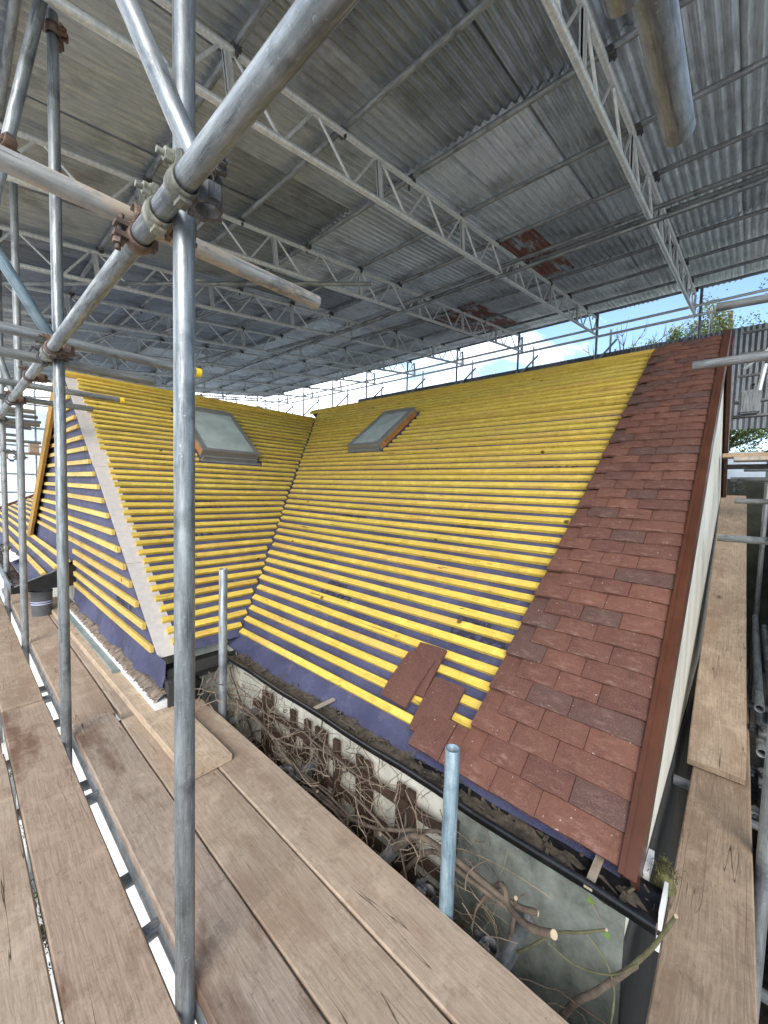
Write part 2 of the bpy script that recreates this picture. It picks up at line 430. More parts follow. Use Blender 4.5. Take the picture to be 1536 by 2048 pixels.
sep = nd(nt, 'ShaderNodeSeparateXYZ'); lk(nt, tc.outputs['Generated'], sep.inputs[0])
# clouds bank up towards +y
cy = nd(nt, 'ShaderNodeMath', operation='MULTIPLY_ADD'); lk(nt, sep.outputs['Y'], cy.inputs[0]); cy.inputs[1].default_value = .5; lk(nt, cl, cy.inputs[2])
lk(nt, mix(nt, sky.outputs[0], (11, 11.3, 11.8), ramp(nt, cy.outputs[0], [(.66, 0), (.84, .9)])), bg.inputs['Color'])
bg.inputs['Strength'].default_value = .085
sl = bpy.data.lights.new('sun', 'SUN'); so = bpy.data.objects.new('sun', sl); C.objects.link(so)
sl.energy = 1.15; sl.angle = R(38); sl.color = (1, .95, .88)
d = Vector((math.cos(R(SUN_AZ)) * math.cos(R(SUN_EL)), math.sin(R(SUN_AZ)) * math.cos(R(SUN_EL)), math.sin(R(SUN_EL))))
so.rotation_euler = d.to_track_quat('Z', 'Y').to_euler(); so.location = (-8, -6, 12)
vs = bpy.context.scene.view_settings
vs.view_transform = 'Standard'; vs.look = 'None'; vs.exposure = 1.86; vs.gamma = 1
bpy.context.scene.cycles.max_bounces = 8; bpy.context.scene.cycles.diffuse_bounces = 5
bpy.context.scene.cycles.use_denoising = True

# ------------------------------------------------------------------ ground
GZ = -2.35
m = MB(); m.add([(-400, -400, GZ), (400, -400, GZ), (400, 400, GZ), (-400, 400, GZ)], [(0, 1, 2, 3)])
tag(m.obj('ground', UPLIGHTM), kind='structure')
m = MB(); m.add([(-30, -14, GZ + .004), (1.36, -14, GZ + .004), (1.36, 20, GZ + .004), (-30, 20, GZ + .004)], [(0, 1, 2, 3)])
tag(m.obj('path', CONC), kind='structure')  # unseen paving, widened and kept pale to bounce light onto the tin
m = MB(); m.add([(1.2, -1.1, GZ + .008), (14, -1.1, GZ + .008), (14, .3, GZ + .008), (1.2, .3, GZ + .008)], [(0, 1, 2, 3)])
tag(m.obj('side_path', DIRT), kind='structure')

# ------------------------------------------------------------------ the house
AL = R(38); TA, CA, SA = math.tan(AL), math.cos(AL), math.sin(AL)
# main slope: origin on the eave, s up the slope, y along, n off the surface
MX0, MZ0 = 1.3567, .2594
MM = Matrix(((CA, 0, -SA, MX0), (0, 1, 0, 0), (SA, 0, CA, MZ0), (0, 0, 0, 1)))      # (s, y, n) -> world
WY0, WZ0 = 2.65, .30
WM = Matrix(((1, 0, 0, 0), (0, CA, -SA, WY0), (0, SA, CA, WZ0), (0, 0, 0, 1)))       # (x, s, n) -> world
GX = .85                                                                            # gable wall of the wing
RIDX, RIDZ = 4.51, MZ0 + (4.51 - MX0) * TA
WRY = 5.45; WRZ = WZ0 + (WRY - WY0) * TA
YG = .185                                                                           # gable wall of the main house
house = empty('house', (MX0, 3, GZ), 'white rendered house with its roof battened in yellow and half of one verge tiled', 'house')
def hobj(mb, name, mat, parent=None):
    o = mb.obj(name, mat); p = parent or house
    o.parent = p
    o.matrix_parent_inverse = p.matrix_world.inverted() if p is not house else Matrix.Translation(-Vector(house.location))
    return o
bpy.context.view_layer.update()
def hmesh(me, name, mat, parent=None):
    o = link(name, me, mat); p = parent or house
    o.parent = p
    o.matrix_parent_inverse = Matrix.Translation(-Vector(house.location)) if p is house else p.matrix_world.inverted()
    return o

# walls
m = MB()
bx = 7.87
m.add([(1.36, YG, GZ), (bx, YG, GZ), (bx, YG, MZ0 - .04), (RIDX, YG, RIDZ - .05), (1.36, YG, MZ0 - .04)], [(0, 1, 2, 3, 4)])
m.add([(1.36, YG, GZ), (1.36, 5.95, GZ), (1.36, 5.95, MZ0 - .04), (1.36, YG, MZ0 - .04)], [(3, 2, 1, 0)][::-1])
m.add([(bx, YG, GZ), (bx, 5.95, GZ), (bx, 5.95, MZ0 - .04), (bx, YG, MZ0 - .04)], [(0, 1, 2, 3)])
m.add([(1.36, 5.95, GZ), (bx, 5.95, GZ), (bx, 5.95, MZ0 - .04), (RIDX, 5.95, RIDZ - .05), (1.36, 5.95, MZ0 - .04)], [(4, 3, 2, 1, 0)])
wall = hobj(m, 'wall', RENDER)
m = MB(); m.box(1.350, 1.3585, YG - .001, .80, GZ, .164)  # added grey-green panel, stands in for shade on the wall below the deck
hobj(m, 'wall_shade_panel', m_plain('grey_green_shade', (.155, .165, .14), .9, .45, 7, 0, .8, .2), wall)
m = MB(); m.box(1.352, 7.86, YG - .008, YG - .0012, GZ, .02)  # added near-black panel, stands in for shade on the lower gable wall
hobj(m, 'side_shade_panel', DARKIN, wall)
m = MB()
m.box(.9, 1.358, 2.78, 8.2, GZ, .10); m.box(1.0, 4.2, 2.782, 8.19, GZ, .26)
hobj(m, 'wall', RENDER)

# main membrane (grid with a soft lower edge)
def yv(x): return WY0 + (x - 1.405)
m = MB(); NS, NY = 44, 60; v = []; f = []
top_s = (RIDX - MX0) / CA
for i in range(NS + 1):
    s = -.075 + (top_s + .075) * i / NS
    for j in range(NY + 1):
        x = MX0 + s * CA
        y1 = min(5.95, max(yv(x), 2.68)) + .02
        y = .2 + (y1 - .2) * j / NY
        n = .0; ss = s
        if i <= 1:
            ss = s + (.012 * math.sin(y * 5.1) + .014 * math.sin(y * 2.3 + 1)) * (1 - i)
            n = -.006 * (1 - i) + .006 * math.sin(y * 7) * (1 - i)
        n += .003 * math.sin(y * 9 + s * 3) * (1 if i < 12 else .4)
        v.append(MM @ Vector((ss, y, n)))
for i in range(NS):
    for j in range(NY):
        a = i * (NY + 1) + j
        f.append((a, a + NY + 1, a + NY + 2, a + 1))
m.add(v, [q[::-1] for q in f], True)
roof = hobj(m, 'roof', MEMB); roof['label'] = 'long main slope with yellow battens over indigo membrane'
# dangling edge of the membrane past the tiles at the right hand end
m = MB(); v = []
for j in range(25):
    y = .19 + .66 * j / 24
    v += [MM @ Vector((-.015, y, .002)), MM @ Vector((-.085 - .012 * math.sin(y * 6 + .5) - (.03 if j == 0 else 0) * 0, y - (.02 if j < 2 else 0), -.012))]
m.add(v, [(2 * j, 2 * j + 1, 2 * j + 3, 2 * j + 2) for j in range(24)], True)
hobj(m, 'membrane_edge', MEMB, roof)
# battens of the main slope
rnd = random.Random(3)
GA = .0905
BW, BT = .0405, .025
def batten(Mx, u0, u1, s, rr, mat, parent, along):
    """one batten: u along its length, s position up the slope"""
    m = MB(); n = 7
    sag = [rr.uniform(-.0035, .0035) for _ in range(3)]
    t0, t1 = rr.uniform(-.004, .004), rr.uniform(-.004, .004)
    w, t = BW * rr.uniform(.94, 1.05), BT * rr.uniform(.92, 1.08)
    v = []
    for i in range(n + 1):
        k = i / n; u = u0 + (u1 - u0) * k
        ds = t0 + (t1 - t0) * k + sag[0] * math.sin(PI * k) + sag[1] * math.sin(2 * PI * k)
        nz = .003 + sag[2] * math.sin(2 * PI * k) * .5
        for a, c in ((-w / 2, 0), (w / 2, 0), (w / 2, t - .003), (w / 2 - .003, t), (-w / 2 + .003, t), (-w / 2, t - .003)):
            p = (s + ds + a, u, nz + c) if along == 'sy' else (u, s + ds + a, nz + c)
            v.append(Mx @ Vector(p))
    q = []
    for i in range(n):
        for j in range(6):
            q.append((i * 6 + j, i * 6 + (j + 1) % 6, (i + 1) * 6 + (j + 1) % 6, (i + 1) * 6 + j))
    q.append((5, 4, 3, 2, 1, 0)); q.append(tuple(n * 6 + j for j in range(6)))
    m.add(v, q if along == 'sy' else [x[::-1] for x in q])
    return hobj(m, 'batten', mat, parent)
# roof window openings
MWS0, MWS1, MWY0, MWY1 = 2.49, 3.36, 3.08, 3.61
nb = 0
s = .075
while s < top_s - .085:
    x = MX0 + s * CA
    y1 = min(5.93, max(yv(x), 2.66) - rnd.uniform(.02, .05))
    if MWS0 - .05 < s < MWS1 + .02:
        batten(MM, .21, MWY0 - rnd.uniform(.03, .06), s, rnd, BATY, roof, 'sy')
        batten(MM, MWY1 + rnd.uniform(.03, .06), y1, s, rnd, BATY, roof, 'sy')
    else:
        batten(MM, .21, y1, s, rnd, BATY, roof, 'sy')
    s += GA * rnd.uniform(.985, 1.015)
m = MB(); m.box(top_s - .05, top_s + .03, .21, 5.94, .003, .042, MM); hobj(m, 'ridge_board', BATY, roof)
# tiles
m = MB(); tr_ = random.Random(5)
TW, TL, TT = .165, .265, .015
def tile_geo(m, y0, y1, s0, L=TL, n0=.070, n1=.030, jit=1, rr=tr_):
    """a cambered plain tile, tail at s0"""
    nu, nv = 4, 4; v = []; w = y1 - y0
    dn_, dsk = rr.uniform(-.003, .003) * jit, rr.uniform(-.004, .004) * jit
    tw = rr.uniform(-.003, .003) * jit
    for side in (0, 1):
        for i in range(nv + 1):
            a = i / nv
            for j in range(nu + 1):
                b = j / nu
                rag = rr.uniform(-.0018, .0018) if i == 0 else 0
                n = n0 + (n1 - n0) * a + .006 * math.sin(PI * a) + .0055 * math.sin(PI * b) + dn_ * (1 - a) + tw * (b - .5) * (1 - a)
                v.append((s0 + L * a + dsk * (b - .5) + rag, y0 + .0012 + (w - .0024) * b, n + (TT if side else 0)))
    k = (nu + 1) * (nv + 1); q = []
    for i in range(nv):
        for j in range(nu):
            a = i * (nu + 1) + j
            q.append((a, a + 1, a + nu + 2, a + nu + 1)); a += k
            q.append((a, a + nu + 1, a + nu + 2, a + 1))
    rim = [j for j in range(nu + 1)] + [(i + 1) * (nu + 1) - 1 for i in range(1, nv + 1)] + [nv * (nu + 1) + j for j in range(nu - 1, -1, -1)] + [i * (nu + 1) for i in range(nv - 1, 0, -1)]
    for a, b in zip(rim, rim[1:] + rim[:1]): q.append((a, a + k, b + k, b))
    m.add(v, q, False, MM)
ncourse = int((top_s + .02) / GA)
for c in range(ncourse):
    st = -.035 + c * GA
    L = TL if st + TL < top_s else top_s - st + .01
    y = YG + .012
    left = .72 + (.02 if c > 0 else .1) - .0022 * c
    first = .2475 if c % 2 == 0 else TW
    kw = 1 - .0037 * c
    for q_ in range(3):
        tile_geo(m, y, y + first * kw, st, L, .074, .074 - .166 * L); y += first * kw; first = TW
# under-eave course and a few tiles at the ragged corner
for k in range(5): tile_geo(m, .2 + k * .16, .2 + k * .16 + .158, -.03, .17, .050, .034)
tile_geo(m, .69, .83, -.03, .15, .050, .034)
def tail_pale(o):  # paler towards the middle of each tile's tail
    at = o.data.attributes.new('tail_pale', 'FLOAT', 'POINT')
    at.data.foreach_set('value', [max(0, 1 - ((k % 25) // 5) / 1.6) * math.sin(PI * ((k % 25) % 5) / 4) for k in range(len(o.data.vertices))])
    return o
tail_pale(hobj(m, 'roof_tiles', TILE, roof))
# barge board and its capping
m = MB(); m.box(-.05, top_s + .03, YG - .034, YG + .004, .074, .092, MM); m.box(-.05, top_s + .03, YG - .034, YG - .016, -.03, .074, MM)
m.box(-.05, top_s + .03, YG - .002, YG + .012, .078, .098, MM)
hobj(m, 'barge_board', BROWN, roof)
m = MB(); m.box(-.02, top_s, YG - .014, YG + .02, -.06, .0, MM)
for k in range(60):
    s0 = tr_.uniform(0, top_s - .1); m.box(s0, s0 + tr_.uniform(.03, .09), YG - .03, YG - .013, tr_.uniform(-.055, -.04), -.032, MM)
hobj(m, 'verge_mortar', PUTTY, roof)['kind'] = 'stuff'
# back slope and its barge board
m = MB(); MB2 = Matrix(((-CA, 0, SA, RIDX), (0, 1, 0, 0), (-SA * -1 * -1, 0, CA, RIDZ), (0, 0, 0, 1)))
def back(s_, y, n): return Vector((RIDX + s_ * CA + n * SA, y, RIDZ - s_ * SA + n * CA))
v = [back(0, .15, 0), back(top_s, .15, 0), back(top_s, 5.95, 0), back(0, 5.95, 0)]
m.add(v, [(0, 1, 2, 3)])
rb = hobj(m, 'rear_roof', TILE)
m = MB()
for (s0, s1, n0, n1, ya, yb) in ((0, top_s, -.06, .07, YG - .05, YG - .02),):
    v = [back(a, y, n) for n in (n0, n1) for (a, y) in ((s0, ya), (s1, ya), (s1, yb), (s0, yb))]
    m.add(v, [(3, 2, 1, 0), (4, 5, 6, 7), (0, 1, 5, 4), (1, 2, 6, 5), (2, 3, 7, 6), (3, 0, 4, 7)])
hobj(m, 'barge_board', BROWN, rb)

# wing slope
m = MB(); v = []; NX, NS = 50, 36
wtop = (WRY - WY0) / CA
for i in range(NS + 1):
    s_ = -.03 + (wtop + .03) * i / NS
    y = WY0 + s_ * CA
    x1 = 1.405 + max(y - WY0, 0) + .02
    for j in range(NX + 1):
        x = .985 + (x1 - .985) * j / NX
        v.append(WM @ Vector((x, s_, .0025 * math.sin(x * 11 + s_ * 4))))
m.add(v, [(i * (NX + 1) + j, i * (NX + 1) + j + 1, (i + 1) * (NX + 1) + j + 1, (i + 1) * (NX + 1) + j) for i in range(NS) for j in range(NX)], True)
wing = hobj(m, 'roof', MEMB); wing['label'] = 'wing slope with yellow battens running into the valley'
WWX0, WWX1, WWS0, WWS1 = 1.83, 2.51, 2.17, 3.14
s = .055; rnd = random.Random(11)
while s < wtop - .01:
    y = WY0 + s * CA
    x1 = 1.405 + (y - WY0) - rnd.uniform(.015, .045)
    x0 = .945 + rnd.uniform(-.012, .012)
    if 1.98 < s < 2.2: x0 += .03
    if WWS0 - .05 < s < WWS1 + .02:
        batten(WM, x0, WWX0 - rnd.uniform(.02, .05), s, rnd, BATX, wing, 'xs')
        batten(WM, WWX1 + rnd.uniform(.02, .05), x1, s, rnd, BATX, wing, 'xs')
    else: batten(WM, x0, x1, s, rnd, BATX, wing, 'xs')
    s += GA * rnd.uniform(.985, 1.015)
m = MB(); m.box(.80, 4.25, wtop - .03, wtop + .03, .01, .05, WM); hobj(m, 'ridge_board', BATX, wing)
# cut fibre-cement undercloak below the batten ends
m = MB(); k0 = 0
for (a, b) in ((-.03, .78), (.783, 1.95), (1.953, 2.95), (2.953, wtop)):
    m.box(.846 + rnd.uniform(-.004, .004), .984, a, b, -.005, .002, WM)
hobj(m, 'undercloak', UNDER, wing)
# valley: a strip of membrane lapping both slopes
m = MB(); v = []
for i in range(41):
    k = i / 40; x = 1.37 + (4.33 - 1.37) * k; y = yv(x); z = MZ0 + (x - MX0) * TA
    v += [(x - .01 + .05, y - .05, z + .02), (x - .004, y, z - .006 + .003 * (i % 3)), (x - .05, y + .035, z + .025 - .004)]
m.add(v, [(3 * i + j, 3 * i + j + 1, 3 * i + j + 4, 3 * i + j + 3) for i in range(40) for j in range(2)], True)
# hobj(m, 'valley_lining', MEMB, wing)
# far slope of the wing (not seen from the front, closes the volume)
fy = WRY + (WRZ - .45) / TA
m = MB(); m.add([(.82, WRY, WRZ), (4.3, WRY, WRZ), (4.3, fy, .45), (.82, fy, .45)], [(0, 1, 2, 3)])
hobj(m, 'rear_roof', MEMB, wing)
# gable wall of the wing: membrane with vertical hanging battens
m = MB(); v = [(GX, 2.52, .19), (GX, 5.08, .19), (GX, 5.08, .52), (GX, fy, .50), (GX, WRY, WRZ - .02), (GX, 2.60, .235)]
m.add(v, [(5, 4, 3, 2, 1, 0)])
gable = hobj(m, 'gable_wall', MEMB); gable['label'] = 'gable face hung with battens over indigo membrane'
rnd = random.Random(21)
def gy0(z): return WY0 + (z - WZ0 + .015) / TA + .02
def gy1(z): return WRY + (WRZ - z) / TA - .03
z = .315; k = 0
while z < WRZ - .05:
    m = MB(); w_, t_ = .040 * rnd.uniform(.95, 1.05), .024
    a, b = gy0(z), gy1(z)
    if z < .66: b = 5.03 + rnd.uniform(-.02, .02)
    dz0, dz1 = rnd.uniform(-.006, .006), rnd.uniform(-.008, .008)
    v = []
    for (y, dz) in ((a, dz0), ((a + b) / 2, (dz0 + dz1) / 2 + rnd.uniform(-.004, .004)), (b, dz1)):
        v += [(GX - .002, y, z + dz - w_ / 2), (GX - t_, y, z + dz - w_ / 2), (GX - t_ - .001, y, z + dz + w_ / 2 - .004), (GX - t_ + .004, y, z + dz + w_ / 2), (GX - .002, y, z + dz + w_ / 2)]
    q = [(i * 5 + j, i * 5 + (j + 1) % 5, i * 5 + 5 + (j + 1) % 5, i * 5 + 5 + j) for i in range(2) for j in range(5)] + [(4, 3, 2, 1, 0), tuple(10 + j for j in range(5))]
    m.add(v, [x[::-1] for x in q])
    hobj(m, 'batten', BATG, gable)
    z += .112 * rnd.uniform(.97, 1.03); k += 1
# membrane skirt at the foot of the gable
m = MB(); v = []
for j in range(41):
    y = 2.50 + 2.56 * j / 40; r_ = .014 * math.sin(y * 8) + .01 * math.sin(y * 19)
    v += [(GX - .003, y, .30), (GX - .012 + r_ * .5, y, .215), (GX - .035 + r_, y + .004, .13 + .012 * math.sin(y * 3))]
m.add(v, [(3 * i + j, 3 * i + j + 1, 3 * i + j + 4, 3 * i + j + 3) for i in range(40) for j in range(2)], True)
hobj(m, 'membrane_skirt', MEMB, gable)
# ochre barge board on the far verge
m = MB(); L = math.hypot(fy - WRY, WRZ - .45) + .06
BM = Matrix(((1, 0, 0, GX - .06), (0, CA, SA, WRY + .0), (0, -SA, CA, WRZ), (0, 0, 0, 1)))
m.box(-.02, .012, .03, L, -.16, .03, BM)
hobj(m, 'barge_board', OCHRE, gable)
# ragged mortar line, white fascia and grey gutter length below the skirt
m = MB()
v = []
for j in range(241):
    y = 2.46 + 2.54 * j / 240
    v += [(GX - .075 + rnd.uniform(-.008, .01), y, .086), (GX - .068 + rnd.uniform(-.01, .012), y, .10 + rnd.uniform(-.006, .012)), (GX - .03, y, .118 + rnd.uniform(-.008, .01)), (GX, y, .12)]
m.add(v, [(4 * j + k, 4 * j + k + 1, 4 * j + k + 5, 4 * j + k + 4) for j in range(240) for k in range(3)])
hobj(m, 'mortar_bed', PUTTY, gable)
m = MB(); m.box(GX - .075, GX + .1, 2.46, 5.02, -.10, .088); hobj(m, 'fascia', WHITEP, gable)
m = MB()
prof = [(-.072, .062), (-.115, .058), (-.120, .050), (-.120, -.02), (-.09, -.055), (-.072, -.055)]
v = [(GX + a, y, b - .01) for y in (3.15, 4.98) for a, b in prof]
m.add(v, [(i, (i + 1) % 6, 6 + (i + 1) % 6, 6 + i) for i in range(6)] + [(5, 4, 3, 2, 1, 0), tuple(range(6, 12))])
for y in (3.16, 3.75, 4.4): m.box(GX - .124, GX - .07, y, y + .03, -.03, .055)
hobj(m, 'gutter', GREYG, gable)

# roof windows
def roof_window(Mx, flip, parent, a0, a1, s0, s1, label, H=.10):
    """a = across, s = up the slope (flip: matrix takes (s, a, n))"""
    P = (lambda a, s_, n: Mx @ Vector((s_, a, n))) if flip else (lambda a, s_, n: Mx @ Vector((a, s_, n)))
    def bx_(m, a_0, a_1, s_0, s_1, n0, n1):
        v = [P(a, s_, n) for n in (n0, n1) for (a, s_) in ((a_0, s_0), (a_1, s_0), (a_1, s_1), (a_0, s_1))]
        q = [(3, 2, 1, 0), (4, 5, 6, 7), (0, 1, 5, 4), (1, 2, 6, 5), (2, 3, 7, 6), (3, 0, 4, 7)]
        m.add(v, [x[::-1] for x in q] if flip else q)
    t = .055
    m = MB(); bx_(m, a0, a0 + t, s0, s1, H - .03, H); bx_(m, a1 - t, a1, s0, s1, H - .03, H); bx_(m, a0 + t, a1 - t, s0, s0 + t * .8, H - .032, H - .002); bx_(m, a0 + t, a1 - t, s1 - t * 1.5, s1, H - .032, H + .006)
    f_ = hobj(m, 'roof_window', FRAME, parent); f_['label'] = label
    m = MB(); bx_(m, a0 + t, a1 - t, s0 + t * .8, s1 - t * 1.5, H - .022, H - .014); hobj(m, 'glass_pane', GLASS, parent)
    m = MB(); bx_(m, a0 + .008, a0 + .035, s0 + .033, s1 - .041, .0, H - .03); hobj(m, 'timber_sash', ORANGE, parent)
    m = MB(); bx_(m, a1 - .035, a1 - .008, s0 + .033, s1 - .041, .0, H - .03); hobj(m, 'timber_sash', ORANGE, parent)
    m = MB(); bx_(m, a0 + .004, a1 - .004, s1 - .04, s1 - .012, .0, H - .03); hobj(m, 'frame_rail', FRAME, parent)
    m = MB(); bx_(m, a0 + .004, a1 - .004, s0 + .006, s0 + .032, 0.002, H - .033); hobj(m, 'frame_rail', FRAME, parent)
    m = MB(); bx_(m, a0 - .03, a1 + .03, s0 - .06, s0 + .03, .0, .008); bx_(m, a0 + .02, a1 - .02, s0 - .03, s0, .006, .05); hobj(m, 'flashing', FRAME, parent)
    m = MB(); bx_(m, a0 - .03, a0 + .007, s0 - .01, s1 + .03, .004, .014); hobj(m, 'membrane_collar', MEMB, parent)
    m = MB(); bx_(m, a1 - .007, a1 + .03, s0 - .01, s1 + .03, .004, .014); hobj(m, 'membrane_collar', MEMB, parent)
roof_window(MM, True, roof, MWY0, MWY1, 2.506, 3.344, 'roof window in the main slope', .11)
roof_window(WM, False, wing, WWX0, WWX1, 2.19, 3.12, 'roof window in the wing slope', .12)

# printed lettering on the membrane
def lettering(txt, size, Mx, parent, bold=.0):
    cu = bpy.data.curves.new('lettering', 'FONT'); cu.body = txt; cu.size = size; cu.offset = bold; cu.align_x = 'LEFT'
    t = bpy.data.objects.new('tmp', cu); C.objects.link(t)
    bpy.context.view_layer.update()
    me = bpy.data.meshes.new_from_object(t.evaluated_get(bpy.context.evaluated_depsgraph_get()))
    bpy.data.objects.remove(t); me.transform(Mx); me.materials.clear()
    return hmesh(me, 'lettering', INK, parent)
def on_main(s_, y): return MM @ Matrix(((0, 1, 0, s_), (-1, 0, 0, y), (0, 0, 1, .0055), (0, 0, 0, 1)))
def on_wing(x, s_): return WM @ Matrix(((1, 0, 0, x), (0, 1, 0, s_), (0, 0, 1, .0055), (0, 0, 0, 1)))
def on_gable(y, z): return Matrix(((0, 0, -1, GX - .003), (-1, 0, 0, y), (0, 1, 0, z), (0, 0, 0, 1)))
for (ss, y) in ((.545, 1.13), (.545, 2.24), (1.35, 1.55), (1.35, 2.75), (2.15, 1.2), (2.15, 2.4)):
    lettering('VENT3', .108, on_main(ss - .02, y), roof, .003)
    lettering('CROMAR', .05, on_main(ss + .105, y - .0), roof, .001)
lettering('VENT3', .125, on_gable(3.55, .43), gable, .003); lettering('VENT3', .125, on_gable(4.5, .5), gable, .003)
for (x, ss) in ((1.5, 1.33), (2.45, 1.72), (1.2, 1.0)):
    lettering('VENT3', .12, on_wing(x, ss), wing, .004); lettering('CROMAR', .06, on_wing(x, ss + .12), wing, .001)

# main gutter with its dirt
m = MB(); gp = [(1.345, .215), (1.335, .180), (1.29, .158), (1.245, .165), (1.214, .195), (1.206, .250), (1.197, .268), (1.186, .262), (1.184, .246), (1.194, .236), (1.200, .190), (1.236, .152), (1.29, .145), (1.345, .168)]
gp = [(a, .262 - (.262 - b) * .52) for a, b in gp]; k = len(gp); YE = 2.50; ng = 14; v = []
for i in range(ng + 1):
    y = .095 + (YE - .095) * i / ng
    dz = .004 * math.sin(i * 1.7) + .02 * (1 - i / ng) - .002
    v += [(a, y, b + dz) for a, b in gp]
m.add(v, [(i * k + j, (i + 1) * k + j, (i + 1) * k + (j + 1) % k, i * k + (j + 1) % k) for i in range(ng) for j in range(k)], True)
m.add(v, [tuple(range(k)), tuple(ng * k + j for j in range(k - 1, -1, -1))])
gut = hobj(m, 'gutter', BLACK)
m = MB(); v = []; nx, ny = 10, 110
for i in range(ny + 1):
    y = .11 + (YE - .12) * i / ny
    dz = .004 * math.sin(i * .2) + .02 * (1 - i / ny)
    for j in range(nx + 1):
        x = 1.212 + .135 * j / nx
        v.append((x, y, .214 + dz * .5 + .02 * (j / nx - .45) ** 2 + rnd.uniform(0, .006)))
m.add(v, [(i * (nx + 1) + j, i * (nx + 1) + j + 1, (i + 1) * (nx + 1) + j + 1, (i + 1) * (nx + 1) + j) for i in range(ny) for j in range(nx)], True)
hobj(m, 'dirt', DIRT, gut)
m = MB(); v = []
for _ in range(150):
    y = rnd.uniform(.1, 2.45); x = rnd.uniform(1.215, 1.34); zz = .226 + .01 * (1 - y / 2.4); r_ = rnd.uniform(.002, .007)
    M_ = Matrix.Translation((x, y, zz + r_ * .5)) @ Matrix.Rotation(rnd.uniform(0, 6), 4, (rnd.random(), rnd.random(), rnd.random() + .1))
    m.box(-r_ * 1.8, r_ * 1.8, -r_, r_, -r_ * .5, r_ * .5, M_)
hobj(m, 'debris', DIRT, gut)['kind'] = 'stuff'
for i, y in enumerate((.245, 1.52)):
    m = MB(); m.box(1.195, 1.34, y, y + .022, .256, .264); hobj(m, 'bracket', PALEW, gut)
# fascia behind the gutter, soffit, broken white end piece
m = MB(); m.box(1.346, 1.37, .17, 2.6, .165, .222); hobj(m, 'fascia', DARKIN)
m = MB(); m.box(1.235, 1.345, .086, .095, .232, .285); m.box(1.19, 1.215, .085, .0945, .215, .235)
fe = hobj(m, 'gutter_stop_board', WHITEP)
m = MB(); m.box(1.37, 1.47, .135, .15, .225, .26); hobj(m, 'soffit', WHITEP)
m = MB(); v = []
for _ in range(260):
    a = rnd.uniform(0, 2 * PI); r_ = abs(rnd.gauss(0, .02)); p = Vector((1.385 + r_ * math.cos(a) * 1.3, .10 + r_ * math.sin(a), .275 + .03 * math.exp(-(r_ / .02) ** 2)))
    d_ = Vector((rnd.uniform(-1, 1), rnd.uniform(-1, 1), rnd.uniform(0, 1.4))).normalized() * rnd.uniform(.008, .022); s_ = d_.cross(Vector((0, 0, 1))).normalized() * .0018
    v = [p - s_, p + s_, p + d_]; m.add(v, [(0, 1, 2)])
m.cyl((1.385, .10, .235), (1.385, .10, .285), .032, 10, .015)
hobj(m, 'moss', MOSS, fe)
# eave of the wing over the inner corner: dark hopper, soffit and short gutter
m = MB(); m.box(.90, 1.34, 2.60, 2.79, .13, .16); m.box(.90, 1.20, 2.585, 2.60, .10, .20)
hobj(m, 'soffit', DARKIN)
m = MB(); m.box(.93, 1.06, 2.50, 2.66, -.06, .12); m.box(.985, 1.03, 2.53, 2.6, -.5, -.06); bevelled(m.mesh('h')); hobj(m, 'rain_hopper', BLACK)
m = MB(); m.box(.84, .905, 2.44, 2.50, .02, .19); m.box(.86, 1.30, 2.52, 2.535, .17, .235); hobj(m, 'bargeboard_stub', DARKIN)
m = MB(); m.box(.90, 1.36, 2.72, 2.78, -1.2, .05); hobj(m, 'wall_panel', RENDER)

# ------------------------------------------------------------------ extension with the low roof on the left
ext = empty('house_extension', (1.2, 9, GZ), 'low extension with yellow battens and a red brown tiled verge beyond the gable', 'building')
bpy.context.view_layer.update()
def eobj(mb, name, mat, parent=None):
    o = mb.obj(name, mat); p = parent or ext; o.parent = p
    o.matrix_parent_inverse = Matrix.Translation(-Vector(ext.location)) if p is ext else p.matrix_world.inverted()
    return o
EA = math.atan(.5)
EM = Matrix(((math.cos(EA), 0, -math.sin(EA), .50), (0, 1, 0, 0), (math.sin(EA), 0, math.cos(EA), .375), (0, 0, 0, 1)))
el = (1.62 - .5) / math.cos(EA)
m = MB(); m.add([EM @ Vector(p) for p in ((-.03, 5.06, 0), (el, 5.06, 0), (el, 14.0, 0), (-.03, 14.0, 0))], [(0, 1, 2, 3)])
er = eobj(m, 'roof', MEMB)
rnd = random.Random(31); s = .12
while s < el:
    m = MB(); m.box(s - .021, s + .021, 5.07 if s < .42 else 7.9, 13.97, .003, .027, EM)
    eobj(m, 'batten', BATG, er); s += .108
m = MB(); m.box(-.02, el, 13.96, 14.12, .01, .075, EM); eobj(m, 'verge_tiles', TILE, er)
m = MB(); m.box(.88, 2.4, 5.12, 13.9, GZ, .42); eobj(m, 'wall', RENDER)
m = MB(); m.box(.36, .50, 5.02, 13.9, .285, .30); m.box(.36, .375, 5.02, 13.9, .30, .37); m.box(.36, .84, 5.0, 5.05, .30, .34)
v = [(.36, 5.0, .34), (.50, 5.0, .40), (.84, 5.0, .52), (.84, 5.0, .34), (.36, 5.05, .34), (.50, 5.05, .40), (.84, 5.05, .52), (.84, 5.05, .34)]
m.add(v, [(0, 3, 2, 1), (4, 5, 6, 7), (0, 1, 5, 4), (1, 2, 6, 5), (2, 3, 7, 6)])
eg = eobj(m, 'gutter', BLACK)
m = MB()
for _ in range(300):
    y = rnd.uniform(5.1, 8.5); x = rnd.uniform(.38, .48); a = rnd.uniform(0, 6)
    m.cyl((x, y, .305 + rnd.uniform(0, .02)), (x + .05 * math.cos(a), y + .08 * math.sin(a), .31 + rnd.uniform(0, .05)), .003, 4, .001)
eobj(m, 'debris', TWIG, eg)['kind'] = 'stuff'
m = MB(); v = []
